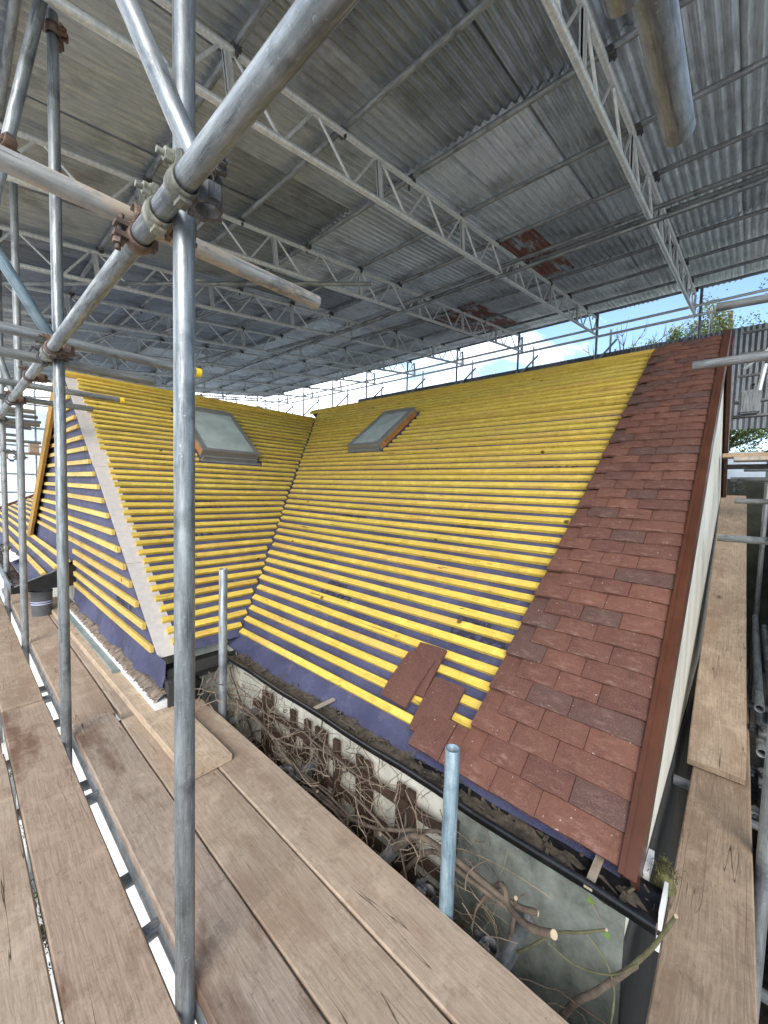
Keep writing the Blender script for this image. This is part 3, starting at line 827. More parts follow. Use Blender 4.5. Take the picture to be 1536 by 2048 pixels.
for i in range(7):
    for j in range(3): v.append((.44 + .04 * j + rnd.uniform(-.015, .015), 6.2 + .14 * i, .40 + .02 * j + rnd.uniform(0, .012)))
m.add(v, [(i * 3 + j, i * 3 + j + 1, i * 3 + j + 4, i * 3 + j + 3) for i in range(6) for j in range(2)], True)
eobj(m, 'torn_lining', WHITEP, er)

# ------------------------------------------------------------------ loose tiles lying on the battens
def loose_tile(name, cs, cy, ang, n, label):
    m = MB(); t = random.Random(int(cs * 1000)); m2 = MB()
    tile_geo(m, -TW / 2, TW / 2, -TL / 2, TL, 0, 0, .6, t)
    for dy in (-.03, .03): m.cyl(MM @ Vector((TL / 2 - .03, dy, .0135)), MM @ Vector((TL / 2 - .03, dy, .0145)), .004, 8)
    inv = MM.inverted(); me = m.mesh(name); me.transform(inv)
    o = link(name, me, TILE)
    o.matrix_world = MM @ Matrix.Translation((cs, cy, n)) @ Matrix.Rotation(ang, 4, 'Z')
    return tag(o, label, 'roof tile', 'loose tiles lying on the yellow battens')
loose_tile('loose_tile', (1.60 - MX0) / CA, 1.137, R(3), .0325, 'loose brown tile lying partly under another tile on the yellow battens')
loose_tile('loose_tile', (1.54 - MX0) / CA, 1.170, R(-3), .0475, 'loose brown tile lying on top of another tile on the yellow battens')
loose_tile('loose_tile', (1.485 - MX0) / CA, .962, R(1), .0325, 'loose brown tile lying alone, nearest the tiled verge and the eave')

# ------------------------------------------------------------------ scaffold boards
def board(x0, x1, y0, y1, ztop, label, mat=WOOD, group='scaffold boards of the front walkway', rot=0, th=.038, along='y', seed=1, M=None, name='scaffold_board'):
    rr = random.Random(seed)
    W_, L_ = x1 - x0, y1 - y0
    m = MB(); n = 24; v = []
    cw = [rr.uniform(-.003, .003) for _ in range(4)]
    for i in range(n + 1):
        k = i / n; y = -L_ / 2 + L_ * k
        e0 = cw[0] * math.sin(7 * k + cw[1] * 900) + rr.uniform(-.0008, .0008); e1 = cw[2] * math.sin(6 * k + cw[3] * 900) + rr.uniform(-.0008, .0008)
        zz = .003 * math.sin(PI * k) * (1 if seed % 2 else -.6)
        hw = W_ / 2; c_ = .005
        if i in (0, n): hw -= .004
        for (x, z) in ((-hw + e0, -th), (hw + e1, -th), (hw + e1, -c_), (hw + e1 - c_, 0), (0, .0008), (-hw + e0 + c_, 0), (-hw + e0, -c_)):
            v.append((x, y + (rr.uniform(-.002, .002) if i in (0, n) else 0), z + zz) if along == 'y' else (y, -x, z + zz))
    q = [(i * 7 + j, i * 7 + (j + 1) % 7, (i + 1) * 7 + (j + 1) % 7, (i + 1) * 7 + j) for i in range(n) for j in range(7)]
    q += [tuple(range(6, -1, -1)), tuple(n * 7 + j for j in range(7))]
    m.add(v, [x[::-1] for x in q[:-2]] + q[-2:][::1])
    me = m.mesh(name)
    bm = bmesh.new(); bm.from_mesh(me); bmesh.ops.recalc_face_normals(bm, faces=bm.faces); bm.to_mesh(me); bm.free()
    o = link(name, me, mat)
    if M is None: o.location = ((x0 + x1) / 2, (y0 + y1) / 2, ztop); o.rotation_euler.z = rot
    else: o.matrix_world = M
    return tag(o, label, 'scaffold board', group)
board(-.275, -.070, -1.2, 2.6, 0, 'weathered board at the outer edge of the walkway, left of the mossy gap', seed=2)
board(-.058, .153, -1.3, 2.66, .001, 'weathered walkway board between the mossy gap and the left picture edge', seed=3)
board(.166, .368, -.75, 3.14, 0, 'near weathered board with dark stains, left of the gap with the standing poles', WOODST, seed=4)
board(.166, .364, 3.155, 7.0, .001, 'far weathered board butting the stained board left of the gap with poles', seed=5)
board(-.058, .150, 2.675, 6.5, 0, 'far walkway board at the left edge beyond the stained one', seed=15)
board(.421, .622, -1.15, 2.69, .004, 'near board right of the standing pole gap with a long wet stain', WOODST, seed=6)
board(.425, .640, 2.70, 6.55, -.003, 'far board under the bucket, right of the standing pole gap', seed=7)
board(.629, .842, -1.3, 2.58, 0, 'long clean board under the near end of the loose board', seed=8)
board(.648, .80, 2.66, 5.9, -.004, 'far narrow board hidden mostly under the loose board beside the gable', seed=9)
board(.850, 1.056, -1.35, 2.57, .002, 'innermost walkway board along the vine filled gap beside the wall', seed=10)
board(.685, .895, 1.80, 5.7, .044, 'paler loose board laid on top of the walkway beside the gable', LOOSEW, 'loose boards laid on the scaffold', R(.7), seed=12)
# boards beside the tiled gable
board(-.11, .11, -1.95, 1.95, 0, 'lower board running along the gable wall below the ramp board', WOODX, 'boards beside the tiled gable', along='x', seed=13,
      M=Matrix.Translation((1.93, -.008, 0)))
ra = math.atan2(1.375, 3.7)
board(-.1125, .1125, -1.965, 1.965, 0, 'upper ramp board rising along the gable wall', WOODX, 'boards beside the tiled gable', along='x', seed=14,
      M=Matrix.Translation((2.497 + 1.85, .042, .046 + .6875)) @ Matrix.Rotation(R(.9), 4, 'Z') @ Matrix.Rotation(-ra, 4, 'Y'))
# moss in the gap
m = MB(); rnd = random.Random(8)
for _ in range(900):
    y = rnd.uniform(.3, 2.5)
    if math.sin(y * 5) + math.sin(y * 13) < rnd.uniform(-.6, 1): continue
    p = Vector((.158 + rnd.uniform(-.006, .008), y, -.02 + rnd.uniform(-.01, .008))); d_ = Vector((rnd.uniform(-.5, .5), rnd.uniform(-1, 1), rnd.uniform(.3, 1))).normalized() * rnd.uniform(.008, .02)
    s_ = Vector((rnd.uniform(-1, 1), rnd.uniform(-1, 1), 0)).normalized() * .002
    m.add([p - s_, p + s_, p + d_], [(0, 1, 2)])
tag(m.obj('moss', m_plain('bright_moss', (.12, .16, .02), .9, .5, 60, 0, .2)), 'bright green moss growing in the gap between two walkway boards', 'moss', kind='stuff')

# ------------------------------------------------------------------ front scaffold
G1 = 'standards of the front scaffold'
PX = .391
POLES = [(1.024, 'thick near galvanised standard rising through the walkway in the middle', 4.1), (2.571, 'second standard from the near one, beside the stained board joint', 3.62), (4.351, 'third standard along the walkway gap, behind the bucket', 4.0), (5.84, 'fourth standard along the walkway gap at the left picture edge', 4.05), (7.5, 'farthest standard along the walkway gap', 4.1)]
for i, (y, lab, top) in enumerate(POLES):
    tube((PX if i != 1 else .383, y, GZ), (PX if i != 1 else .386, y + (.03 if i == 1 else 0), top), lab, 'standard', GALV if i in (0, 1) else GALVD, G1, cat='scaffold pole')
LX = PX - .0485; LZ = 2.0
tube((LX, -1.3, LZ + .012), (LX, 6.3, LZ - .012), 'long galvanised ledger crossing the near standard and receding along the walkway', 'ledger')
def xt(x0, x1, y, z, label, mat=GALVD, tilt=0, name='transom'):
    return tube((x0, y, z - tilt), (x1, y, z + tilt), label, name, mat, 'transoms sticking out over the roof')
xt(-1.2, .945, 1.225, 2.065, 'mortar splashed transom ending in mid air right of the near standard', PLASTERED, .005)
def capped(x1, y, z, label):
    o = xt(-1.0, x1, y, z, label)
    L = x1 + 1.0
    c = MB(); c.cyl((0, 0, L - .028), (0, 0, L + .004), TR + .0025, 24); co_ = c.obj('end_cap', YCAP, o)
    return o
capped(1.06, 2.535, 2.062, 'transom with a yellow end cap just behind the near standard')
xt(-1.0, .86, 2.72, 1.995, 'transom with a white paint splashed end below the yellow capped one', GALVD)
capped(1.10, 4.30, 2.125, 'yellow capped transom in front of the yellow wing battens')
xt(-1.0, .90, 4.46, 2.03, 'plain transom ending in front of the undercloak strip', GALVD)
for i, (y, z, x1, lab) in enumerate(((5.9, 2.12, .66, 'short dark transom at the fourth standard, upper one'), (6.1, 2.0, .72, 'short dark transom at the fourth standard, lower one'), (7.45, 2.24, .86, 'far transom end seen over the boxes'), (7.6, 2.1, .80, 'far transom end seen left of the boxes'), (8.8, 1.98, 1.05, 'lowest far transom end beside the cardboard boxes'))):
    xt(-.8, x1, y, z, lab, GALVD)
# braces
tube((.398, .935, 2.06), (.188, 1.275, 2.90), 'pale raking brace rising from the clamp on the near standard', 'brace', GALV)
tube((.362, 2.53, 3.72), (.13, 2.64, 2.45), 'raking brace at the top left corner beside the second standard', 'brace', GALV)
tube((.05, 2.57 - .1, 2.56), (.345, 2.545, 2.075), 'blue grey brace reaching down to the second standard clamp', 'brace', GALVB)
tube((.42, 6.0, 4.0), (.30, 5.7, 2.9), 'thin far brace seen between the top left tubes', 'brace', GALVD)
tube((.25, 4.7, 2.6), (.36, 4.4, 2.05), 'short brace at the third standard', 'brace', GALVD)
tube((.22, 6.0, 2.25), (.37, 5.85, 2.02), 'pale short brace at the fourth standard', 'brace', GALV)
# couplers in front
YA, ZA, XA = (0, 1, 0), (0, 0, 1), (1, 0, 0)
coupler((LX, .905, LZ), YA, ZA, 'greenish forged coupler gripping the ledger above the near standard', 'green')
coupler((LX, 1.045, LZ), YA, (.05, .1, 1), 'brown coupler gripping the ledger at the near standard', 'mixed')
coupler((LX, 1.185, LZ), YA, (-1, 0, .1), 'rust brown coupler on the ledger below the mortar splashed transom', 'rust')
coupler((.398, .96, 2.10), (-.19, .31, .78), (1, 0, .2), 'dark swivel coupler with a tube end beside the near ledger clamp', 'dark')
for i, (y, k, lab) in enumerate(((2.57, 'green', 'pale coupler clamping the ledger to the second standard'), (2.70, 'dark', 'dark coupler on the ledger just past the second standard'), (2.46, 'rust', 'coupler on the ledger just before the second standard'), (3.25, 'rust', 'rust streaked coupler on the ledger between second and third standards'), (4.28, 'rust', 'rusty coupler at the third standard'), (4.42, 'dark', 'dark coupler behind the rusty one at the third standard'), (5.84, 'green', 'coupler at the fourth standard'), (5.95, 'rust', 'rusty coupler behind the fourth standard'))):
    coupler((LX, y, LZ), YA, ZA, lab, k)
coupler((.386, 2.585, 3.53), ZA, (.23, -.1, 1.2), 'rusty coupler tying the raking brace at the top left corner', 'rust')
coupler((.20, 2.61, 2.9), (-.23, .11, -1.2), (1, .3, 0), 'rusty coupler low on the left raking brace', 'rust')
coupler((PX, 4.37, 1.55), ZA, YA, 'loose looking coupler on the third standard', 'green')
coupler((PX, 5.84, .62), ZA, YA, 'pale coupler on the fourth standard above the gutter', 'green')
# short standards on the roof side of the walkway
tube((1.088, 2.27, -1.6), (1.088, 2.27, .872), 'short galvanised standard ending below the wing battens', 'short_standard', GALV, 'short standards beside the eave', cat='scaffold pole')
tube((1.073, .642, -1.6), (1.073, .642, .548), 'short blue grey standard with an open top in front of the tiles', 'short_standard', GALVB, 'short standards beside the eave', cat='scaffold pole')
# below the deck
tube((PX + .045, -1, -.07), (PX + .045, 7, -.07), 'dark ledger under the walkway gap', 'ledger', GALVD, 'tubes under the walkway')
tube((1.082 - .03, -1.2, -.066), (1.082 - .03, 2.62, -.066), 'grey green tube along the inner edge of the walkway', 'ledger', GALVB, 'tubes under the walkway')
tube((1.06, 2.1, -.118), (1.345, 3.2, -.118), 'tube behind the short standard at the inner corner', 'ledger', GALVD, 'tubes under the walkway')
for y, lab in ((.47, 'transom stub poking out to the wall behind the blue grey standard'), (.98, 'transom under the walkway just behind the near standard'), (1.62, 'transom stub poking out over the trellis'), (2.3, 'transom under the walkway at the short galvanised standard'), (2.75, 'transom under the walkway at the second standard'), (3.6, 'transom under the far walkway boards'), (4.55, 'transom under the walkway near the bucket')):
    tube((-.5, y, -.119), (1.33 if y < 2.5 else .78, y, -.119), lab, 'transom', GALVD, 'tubes under the walkway')
for y, lab in ((1.32, 'dark putlog end showing in the walkway gap in front of the standard'), (2.1, 'dark putlog end in the walkway gap by the wet stain'), (2.92, 'dark putlog end in the gap past the second standard'), (3.3, 'dark putlog end in the gap before the bucket')):
    tube((.24, y, -.068), (.56, y + .01, -.068), lab, 'transom', GALVD, 'tubes under the walkway')
for (x, y, lab) in ((1.052, .50, 'coupler under the walkway edge at the blue grey standard'), (1.052, 1.60, 'coupler under the walkway edge over the trellis'), (1.052, .74, 'coupler with an upright bolt at the walkway edge'), (1.052, 2.29, 'coupler under the walkway edge at the short galvanised standard')):
    coupler((x, y, -.066), YA, ZA, lab, 'dark')
# white sheeting lying a lift below
m = MB()
m.box(.74, .752, -.5, 6.5, GZ + .05, -.22)
tag(m.obj('white_sheet', WHITEP), 'white sheeting hanging below the walkway, glimpsed through the gap', 'sheet')

# bucket
b_ = empty('bucket', (.60, 5.2, .0), 'grey bucket with a pale blue band standing on the far boards', 'bucket')
m = MB(); n = 32; v = []
for (r, z) in ((.074, 0), (.082, .25), (.088, .25), (.088, .235), (.086, .23), (.08, .0), (.0, .012)):
    for i in range(n): v.append((r * math.cos(2 * PI * i / n), r * math.sin(2 * PI * i / n), z))
order = [6, 0, 1, 2, 3, 4, 5]
m.add(v, [(a * n + i, a * n + (i + 1) % n, b * n + (i + 1) % n, b * n + i) for a, b in zip(order, order[1:]) for i in range(n)], True)
m.obj('body', BUCKET, b_)
m = MB(); m.cyl((0, 0, .115), (0, 0, .127), .0865, 32, .0868, False); m.cyl((0, 0, .137), (0, 0, .149), .0872, 32, .0876, False); m.obj('band', BLUEW, b_)

# ------------------------------------------------------------------ temporary roof
GAM = R(7.5); TG = math.tan(GAM); Z0 = 3.95
RX0, RX1 = -.35, 9.30
TY = [.85 + 1.625 * k for k in range(-1, 10)]
# lattice beams
L_ = (9.22 - RX0 - .1) / math.cos(GAM)
def beam_proto():
    r = empty('lattice_beam')
    D = .335
    for nm, z in (('upper_chord', 0), ('lower_chord', -D)):
        m = MB(); m.cyl((0, 0, z), (L_ + (.05 if z else -.1), 0, z), TR, 14); m.obj(nm, ALU, r)
    P = .655; x = .12; k = 0
    while x < L_ - .45:
        m = MB(); m.cyl((x + .03, 0, -.02), (x + P / 2 - .02, 0, -D + .02), .0115, 8, None, False); m.obj('diagonal', ALU, r)
        m = MB(); m.cyl((x + P / 2 + .03, 0, -D + .02), (x + P - .03, 0, -.02), .0115, 8, None, False); m.obj('diagonal', ALU, r)
        if k % 2 == 1:
            m = MB(); m.box(x + P - .004, x + P + .044, -.006, .006, -D, 0); m.box(x + P - .004, x + P + .002, -.016, .016, -D, 0); m.box(x + P + .038, x + P + .044, -.016, .016, -D, 0); m.obj('post', ALU, r)
            x += .045
        x += P; k += 1
    m = MB(); m.cyl((L_ - .1, 0, 0), (L_ - .05, 0, -D), .0115, 8); m.obj('post', ALU, r)
    return r
ordn = ['first', 'second', 'third', 'fourth', 'fifth', 'sixth', 'seventh', 'eighth', 'ninth', 'tenth', 'eleventh', 'twelfth', 'thirteenth', 'fourteenth']
bp = beam_proto()
for k, y in enumerate(TY):
    o = bp if k == 0 else copy_tree(bp)
    x0 = RX0 + .1
    o.location = (x0, y, Z0 + TG * x0 - .088); o.rotation_euler = (0, -GAM, 0)
    tag(o, ('alloy lattice beam overhead, outside the picture on the right' if k == 0 else 'alloy lattice beam carrying the tin roof, %s from the right' % ordn[k - 1]), 'lattice beam', 'lattice beams of the temporary roof')
# purlins
PXS = [.30, 1.25, 2.15, 2.99, 3.89, 4.73, 5.62, 6.52, 7.42, 8.34, 9.05]
for k, x in enumerate(PXS):
    tube((x, -1.1, Z0 + TG * x - .036), (x, 15.3, Z0 + TG * x - .036 + .006), 'roof tube under the tin sheets, %s from the high back edge' % ordn[len(PXS) - 1 - k], 'purlin', GALVD, 'purlins under the tin sheets')
# clips where purlins meet beams, and hook bolts
cm = MB(); cm.box(-.024, .024, -.032, .032, -.03, .035); cm.cyl((0, .036, -.075), (0, .036, .03), .007, 6); cm.cyl((0, .036, -.055), (0, .036, -.04), .014, 6); cm.cyl((-.03, 0, 0), (.03, 0, 0), .031, 12)
cme = cm.mesh('purlin_clip'); cme.materials.append(DKFIT)
for k, y in enumerate(TY[1:]):
    for j, x in enumerate(PXS[1:]):
        o = link('purlin_clip', cme); o.location = (x + .0, y + random.uniform(-.03, .03), Z0 + TG * x - .062); o.rotation_euler = (0, -GAM, random.choice((0, PI / 2, PI)))
        tag(o, 'dark clip on the %s lattice beam, at the %s roof tube from the back' % (ordn[k], ordn[len(PXS) - 2 - j]), 'scaffold clip', 'clips between roof tubes and lattice beams')
# tin sheets
def sheet_mesh(L, name, ncor=9, p=.0762, amp=.0135, seg=8, nl=5, seed=0):
    rr = random.Random(seed); v = []; n = ncor * seg
    for i in range(nl + 1):
        x = L * i / nl
        for j in range(n + 1):
            y = p * j / seg
            v.append((x, y, amp * math.cos(2 * PI * j / seg) + .003 * math.sin(3 * x + y * 4 + seed)))
    q = [(i * (n + 1) + j, (i + 1) * (n + 1) + j, (i + 1) * (n + 1) + j + 1, i * (n + 1) + j + 1) for i in range(nl) for j in range(n)]
    m = MB(); m.add(v, q, True); return m.mesh(name)
ROWS = [(-.38, 1.42), (1.25, 3.08), (2.98, 4.84), (4.72, 6.62), (6.5, 8.44), (8.3, 9.33)]
rows_txt = ['lowest row', 'second row up', 'third row up', 'fourth row up', 'second row down', 'top row']
COV = .0762 * 8
sm = {}
ncol = 27
RUSTY = {(3, 5): 1, (4, 8): 1, (4, 9): 1}
for r, (xa, xb) in enumerate(ROWS):
    for c in range(ncol):
        y = -1.02 + c * COV
        if r == 0 and c < 2: pass
        mt = TINR if RUSTY.get((r, c)) else (TINL if (r + c * 3) % 7 == 0 and r > 1 else (TINS if r < 2 or (r == 2 and c > 9) else TIN))  # TINS puts the dimness of the low rows into a darker tin colour
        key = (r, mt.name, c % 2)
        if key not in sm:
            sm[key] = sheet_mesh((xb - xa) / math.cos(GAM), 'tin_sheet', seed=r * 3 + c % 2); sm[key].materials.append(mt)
        o = link('tin_sheet', sm[key])
        off = .014 + .014 * (c % 2) + .010 * (r % 2)
        dx = random.uniform(-.02, .02)
        if r == 5: dx = random.choice((-.04, 0, .03, .05)) + random.uniform(-.01, .01)
        o.location = (xa + dx, y, Z0 + TG * (xa + dx) + off); o.rotation_euler = (R(.12) * (1 if c % 2 else -1), -GAM, R(random.uniform(-.25, .25)))
        kb = (y + .3 - TY[1]) / 1.625
        if kb < 0: where = 'right of the first lattice beam'
        else: where = 'past the %s lattice beam, %s strip' % (ordn[min(int(kb), 11)], ['near', 'middle', 'far'][min(2, int((kb % 1) * 2.66))])
        tone = 'rust red patched' if mt is TINR else ('pale' if mt is TINL else 'dull grey')
        tag(o, '%s tin sheet, %s, %s' % (tone, rows_txt[r], where), 'roofing sheet', 'corrugated sheets of the temporary roof')
# ledger and ties under the beams
tube((4.70, -1.1, 4.075), (4.70, 5.0, 4.075), 'pale tie tube clipped under the lattice beams, nearer length', 'roof_tie', GALV, 'tie tubes under the lattice beams')
tube((4.63, 4.3, 4.06), (4.63, 10.6, 4.06), 'pale tie tube clipped under the lattice beams, farther length', 'roof_tie', GALV, 'tie tubes under the lattice beams')
tube((5.05, -1.1, 4.40), (5.05, 4.4, 4.40), 'grey tie tube running beside the pale one under the tin', 'roof_tie', GALVD, 'tie tubes under the lattice beams')
tube((3.42, 3.41, 3.80), (.45, 7.0, 3.78), 'slanting tie tube ending near the third lattice beam', 'roof_tie', GALVD, 'tie tubes under the lattice beams')
for i, (a, b, lab) in enumerate((((6.2, 4.1, 4.60), (5.2, 5.75, 4.2), 'diagonal brace between third and fourth lattice beams'), ((5.4, 5.72, 4.5), (4.4, 7.35, 4.1), 'diagonal brace between fourth and fifth lattice beams'), ((4.6, 7.35, 4.4), (3.6, 8.97, 4.0), 'diagonal brace between fifth and sixth lattice beams'), ((3.2, 5.72, 4.25), (2.4, 7.35, 3.85), 'diagonal brace over the wing, nearer'), ((2.4, 7.35, 4.1), (1.6, 8.97, 3.75), 'diagonal brace over the wing, farther'))):
    tube(a, b, lab, 'roof_brace', GALV, 'diagonal braces under the tin roof')
# back support line: rails, posts
tube((8.95, -1.2, 4.60), (8.95, 16, 4.58), 'lower rail under the high ends of the lattice beams', 'rail', ALU, 'rails at the back scaffold')
tube((9.08, -1.2, 4.815), (9.08, 16, 4.80), 'upper rail at the high ends of the lattice beams', 'rail', ALU, 'rails at the back scaffold')
for k in range(10):
    y = .755 + 1.69 * k
    tube((9.15, y, GZ), (9.15, y, 5.12), 'tall back post holding the tin roof, %s from the right' % ordn[k], 'back_post', GALV, 'posts of the back scaffold', n=14, cat='scaffold pole')
    tube((9.75, y - .12, GZ), (9.75, y - .12, 4.98), 'shorter outer back post, %s from the right' % ordn[k], 'back_post', GALV, 'posts of the back scaffold', n=14, cat='scaffold pole')
    tube((9.2, y + (.35 if k == 0 else .05), 4.1), (9.7, y - (.0 if k == 0 else .25), 4.72), 'slanting stay between the two rows of back posts, %s from the right' % ordn[k], 'back_stay', GALV, 'stays of the back scaffold', n=14)
# corrugated cladding on the back scaffold
VM = {}
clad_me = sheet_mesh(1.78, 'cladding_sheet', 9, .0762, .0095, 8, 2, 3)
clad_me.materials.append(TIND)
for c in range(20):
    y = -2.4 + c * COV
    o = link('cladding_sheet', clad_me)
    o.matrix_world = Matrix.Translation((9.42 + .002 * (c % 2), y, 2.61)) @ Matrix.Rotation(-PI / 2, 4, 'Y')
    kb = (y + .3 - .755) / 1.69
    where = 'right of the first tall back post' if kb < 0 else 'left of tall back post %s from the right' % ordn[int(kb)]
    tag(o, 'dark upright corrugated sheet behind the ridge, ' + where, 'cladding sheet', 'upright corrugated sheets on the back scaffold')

# ------------------------------------------------------------------ right hand scaffold beside the gable
tube((2.06, -.150, GZ), (2.06, -.150, 3.9), 'grey standard at the right picture edge beside the gable boards', 'standard', GALVD, 'standards beside the tiled gable', cat='scaffold pole')
tube((-.5, .152, 2.0), (.578, .144, 2.0), 'short tube overlapping the big tube end overhead', 'guard_rail', GALV, 'guard rails beside the tiled gable')
RT = tube((-.6, .142, 2.055), (.925, .127, 2.055), 'big foreshortened tube hanging overhead at the top right', 'guard_rail', GALVD, 'guard rails beside the tiled gable')
tube((2.8, .247, 2.112), (2.8, -2.2, 2.08), 'tube poking out over the tiled verge at the right edge', 'transom', GALVD, 'transoms beside the tiled gable')
tube((3.2, .186, 2.552), (3.2, -2.2, 2.43), 'upper tube end against the sky at the right edge', 'transom', GALVD, 'transoms beside the tiled gable')
tube((3.55, .108, 1.11), (3.55, -2.2, 1.125), 'low tube crossing above the ramp board', 'transom', GALVD, 'transoms beside the tiled gable')
tube((2.46, .17, -.064), (2.46, -1.5, -.064), 'dark tube end poking out below the lower gable board', 'transom', GALVD, 'transoms beside the tiled gable')
tube((.6, -.30, -.12), (5, -.33, -.12), 'tube running along below the gable boards', 'ledger', GALVD, 'ledgers beside the tiled gable')
tube((4.2, -.30, .12), (4.2, -.30, 3.9), 'standard farther back beside the gable boards', 'standard', GALVD, 'standards beside the tiled gable', cat='scaffold pole')
tube((6.6, -.22, GZ), (6.6, -.22, 4.6), 'far standard behind the ramp board end', 'standard', GALVD, 'standards beside the tiled gable', cat='scaffold pole')
for i, (x, z, lab) in enumerate(((8.9, 4.12, 'highest cross tube in front of the dark cladding'), (8.7, 3.72, 'second cross tube in front of the dark cladding'), (8.4, 3.3, 'third cross tube in front of the dark cladding'), (7.6, 2.75, 'cross tube behind the grey tin box'), (7.3, 2.5, 'cross tube over the green shrubs'))):
    tube((x, .16, z), (x, -2.0, z + .03), lab, 'cross_tube', GALVD, 'cross tubes seen past the gable')
tube((8.6, .1, 3.45), (8.6, -.45, 4.0), 'pale slanting brace in front of the dark cladding', 'brace', ALU)
tube((7.0, -.05, 2.55), (7.0, -.12, 3.1), 'short pale upright seen past the gable', 'brace', ALU)
tube((7.8, .0, 2.82), (7.2, -.02, 2.90), 'tube end pointing this way past the gable', 'tube_end', GALV)
m = MB(); m.box(6.9, 7.1, -.10, .10, 2.48, 2.78); bo = bevelled(m.mesh('metal_box'), .02, 2); o = link('metal_box', bo, GALVD); tag(o, 'dull grey metal box hanging below the tube end past the gable', 'box')
# upper lift: stacked board ends with a splashed near one
for i, (x, y0, z, mt, lab) in enumerate(((5.15, .165, 1.795, LOOSEW, 'worn board end on the lift behind the gable'), (5.12, .08, 1.758, PLASTERED, 'mortar splashed board edge below the worn one'))):
    m = MB(); m.box(-.11, .11, -2.0, 0, -.019, .019); me = bevelled(m.mesh('lift_board'), .005); o = link('scaffold_board', me, mt); o.location = (x, y0, z); tag(o, lab, 'scaffold board', 'boards on the lift behind the gable')
tube((5.3, .15, 1.70), (5.3, -2, 1.70), 'bearer tube under the lift boards behind the gable', 'transom', DKFIT, 'transoms beside the tiled gable')
tube((5.5, .1, 1.58), (5.5, -2, 1.58), 'lower bearer tube under the lift boards behind the gable', 'transom', GALVD, 'transoms beside the tiled gable')
coupler((5.45, .02, 1.5), XA, YA, 'coupler under the lift boards behind the gable', 'dark', 'forged couplers beside the gable')
for i, (x, z, lab) in enumerate(((3.55, 1.12, 'coupler at the right end of the low tube over the ramp'), (2.46, -.06, 'coupler low beside the lower gable board'), (3.2, .02, 'coupler deep beside the ramp board, upper'), (2.9, -.1, 'coupler deep beside the ramp board, lower'))):
    coupler((x, -.178, z), ZA, YA, lab, 'dark', 'forged couplers beside the gable')
for i, (x, y, z, lab) in enumerate(((5.0, .05, 1.36, 'dark tube just below the lift boards behind the gable'), (6.2, .0, 1.72, 'dark tube farther back under the lift boards'), (7.2, .05, 1.95, 'far dark tube level with the lift boards'), (3.0, .1, -.45, 'tube crossing deep beside the lower gable board'), (2.3, -.02, -.75, 'deepest tube crossing beside the lower gable board'), (3.9, .02, -.12, 'tube crossing under the far end of the lower gable board'))):
    tube((x, y, z), (x, -2.0, z + .01), lab, 'transom', GALVD, 'transoms beside the tiled gable')
for i, (x, z, lab) in enumerate(((4.9, 1.4, 'coupler on the standard beside the top of the ramp board'), (4.2, 1.12, 'coupler on the farther standard beside the gable'), (6.6, 1.95, 'coupler on the far standard behind the ramp'))):
    coupler((x, -.30 if x < 6 else -.22, z), ZA, YA, lab, 'mixed', 'forged couplers beside the gable')
tube((4.9, -.30, -1.5), (4.9, -.30, 2.6), 'thin looking standard beside the top of the ramp board', 'standard', GALVD, 'standards beside the tiled gable', cat='scaffold pole')
# neighbour's glazed lean-to just visible below
nb_ = empty('neighbour_building', (6, -3, GZ), 'neighbouring building with a dark window seen in the gap beside the ramp', 'building')
bpy.context.view_layer.update()
def nobj(mb, name, mat):
    o = mb.obj(name, mat, nb_); o.matrix_parent_inverse = Matrix.Translation(-Vector(nb_.location)); return o
m = MB(); m.box(2.5, 14, -3.2, -.86, GZ, 1.25); nobj(m, 'wall', m_plain('grey_green_wall', (.06, .068, .058), .95, .3, 3, 0, .1, .1))
m = MB()
for z in (-.62, -.40): m.box(2.6, 13, -.862, -.80, z, z + .07)
nobj(m, 'window_frame', WHITEP)

# ------------------------------------------------------------------ trellis, climber and cut branches beside the eave
tr = empty('trellis', (1.33, 1.5, -1), 'dark wooden trellis on the white wall behind the dead climber', 'trellis')
rnd = random.Random(17)
for k in range(12):
    y = .82 + .125 * k + rnd.uniform(-.02, .02)
    m = MB(); m.box(-.008, .008, -.021, .021, -1.0, 1.06); o = m.obj('slat', DARKW, tr); o.location = (0, y - 1.5, 0); o.rotation_euler = (R(rnd.uniform(-4, 4)), 0, 0)
for k in range(10):
    z = .96 - .135 * k + rnd.uniform(-.02, .02)
    m = MB(); m.box(-.008, .008, -.74, .80, -.021, .021); o = m.obj('slat', DARKW, tr); o.location = (-.017, 0, z); o.rotation_euler = (R(rnd.uniform(-3, 3)), 0, 0)
def wander(p, d, n, step, rr, droop=0, j=.35, target=None):
    p = Vector(p); d = Vector(d).normalized(); out = [p.copy()]
    for i in range(n):
        d = (d + Vector((rr.gauss(0, j), rr.gauss(0, j), rr.gauss(0, j) - droop)) * .5).normalized()
        p = p + d * step
        p.x = min(max(p.x, 1.09), 1.325); out.append(p.copy())
    return out
cl_ = empty('climbing_plant', (1.25, 1.5, -1.2), 'leafless climber tangled over the trellis between wall and walkway', 'plant')
def cobj(mb, name, mat, par):
    o = mb.obj(name, mat, par); o.matrix_parent_inverse = Matrix.Translation(-Vector(par.location)); return o
rr = random.Random(29)
for k in range(17):
    y = rr.uniform(.55, 2.5); up = rr.uniform(-.15, .25)
    pts = wander((rr.uniform(1.18, 1.30), y, -1.3), (rr.uniform(-.1, .1), rr.uniform(-.6, .6), 1), 22, .075, rr, -.12, .5)
    pts = [p for p in pts if p.z < .17]
    r0 = rr.uniform(.004, .010); m = MB(); m.path(pts, [r0 * (1 - .55 * i / len(pts)) for i in range(len(pts))]); cobj(m, 'woody_stem', STEM, cl_)
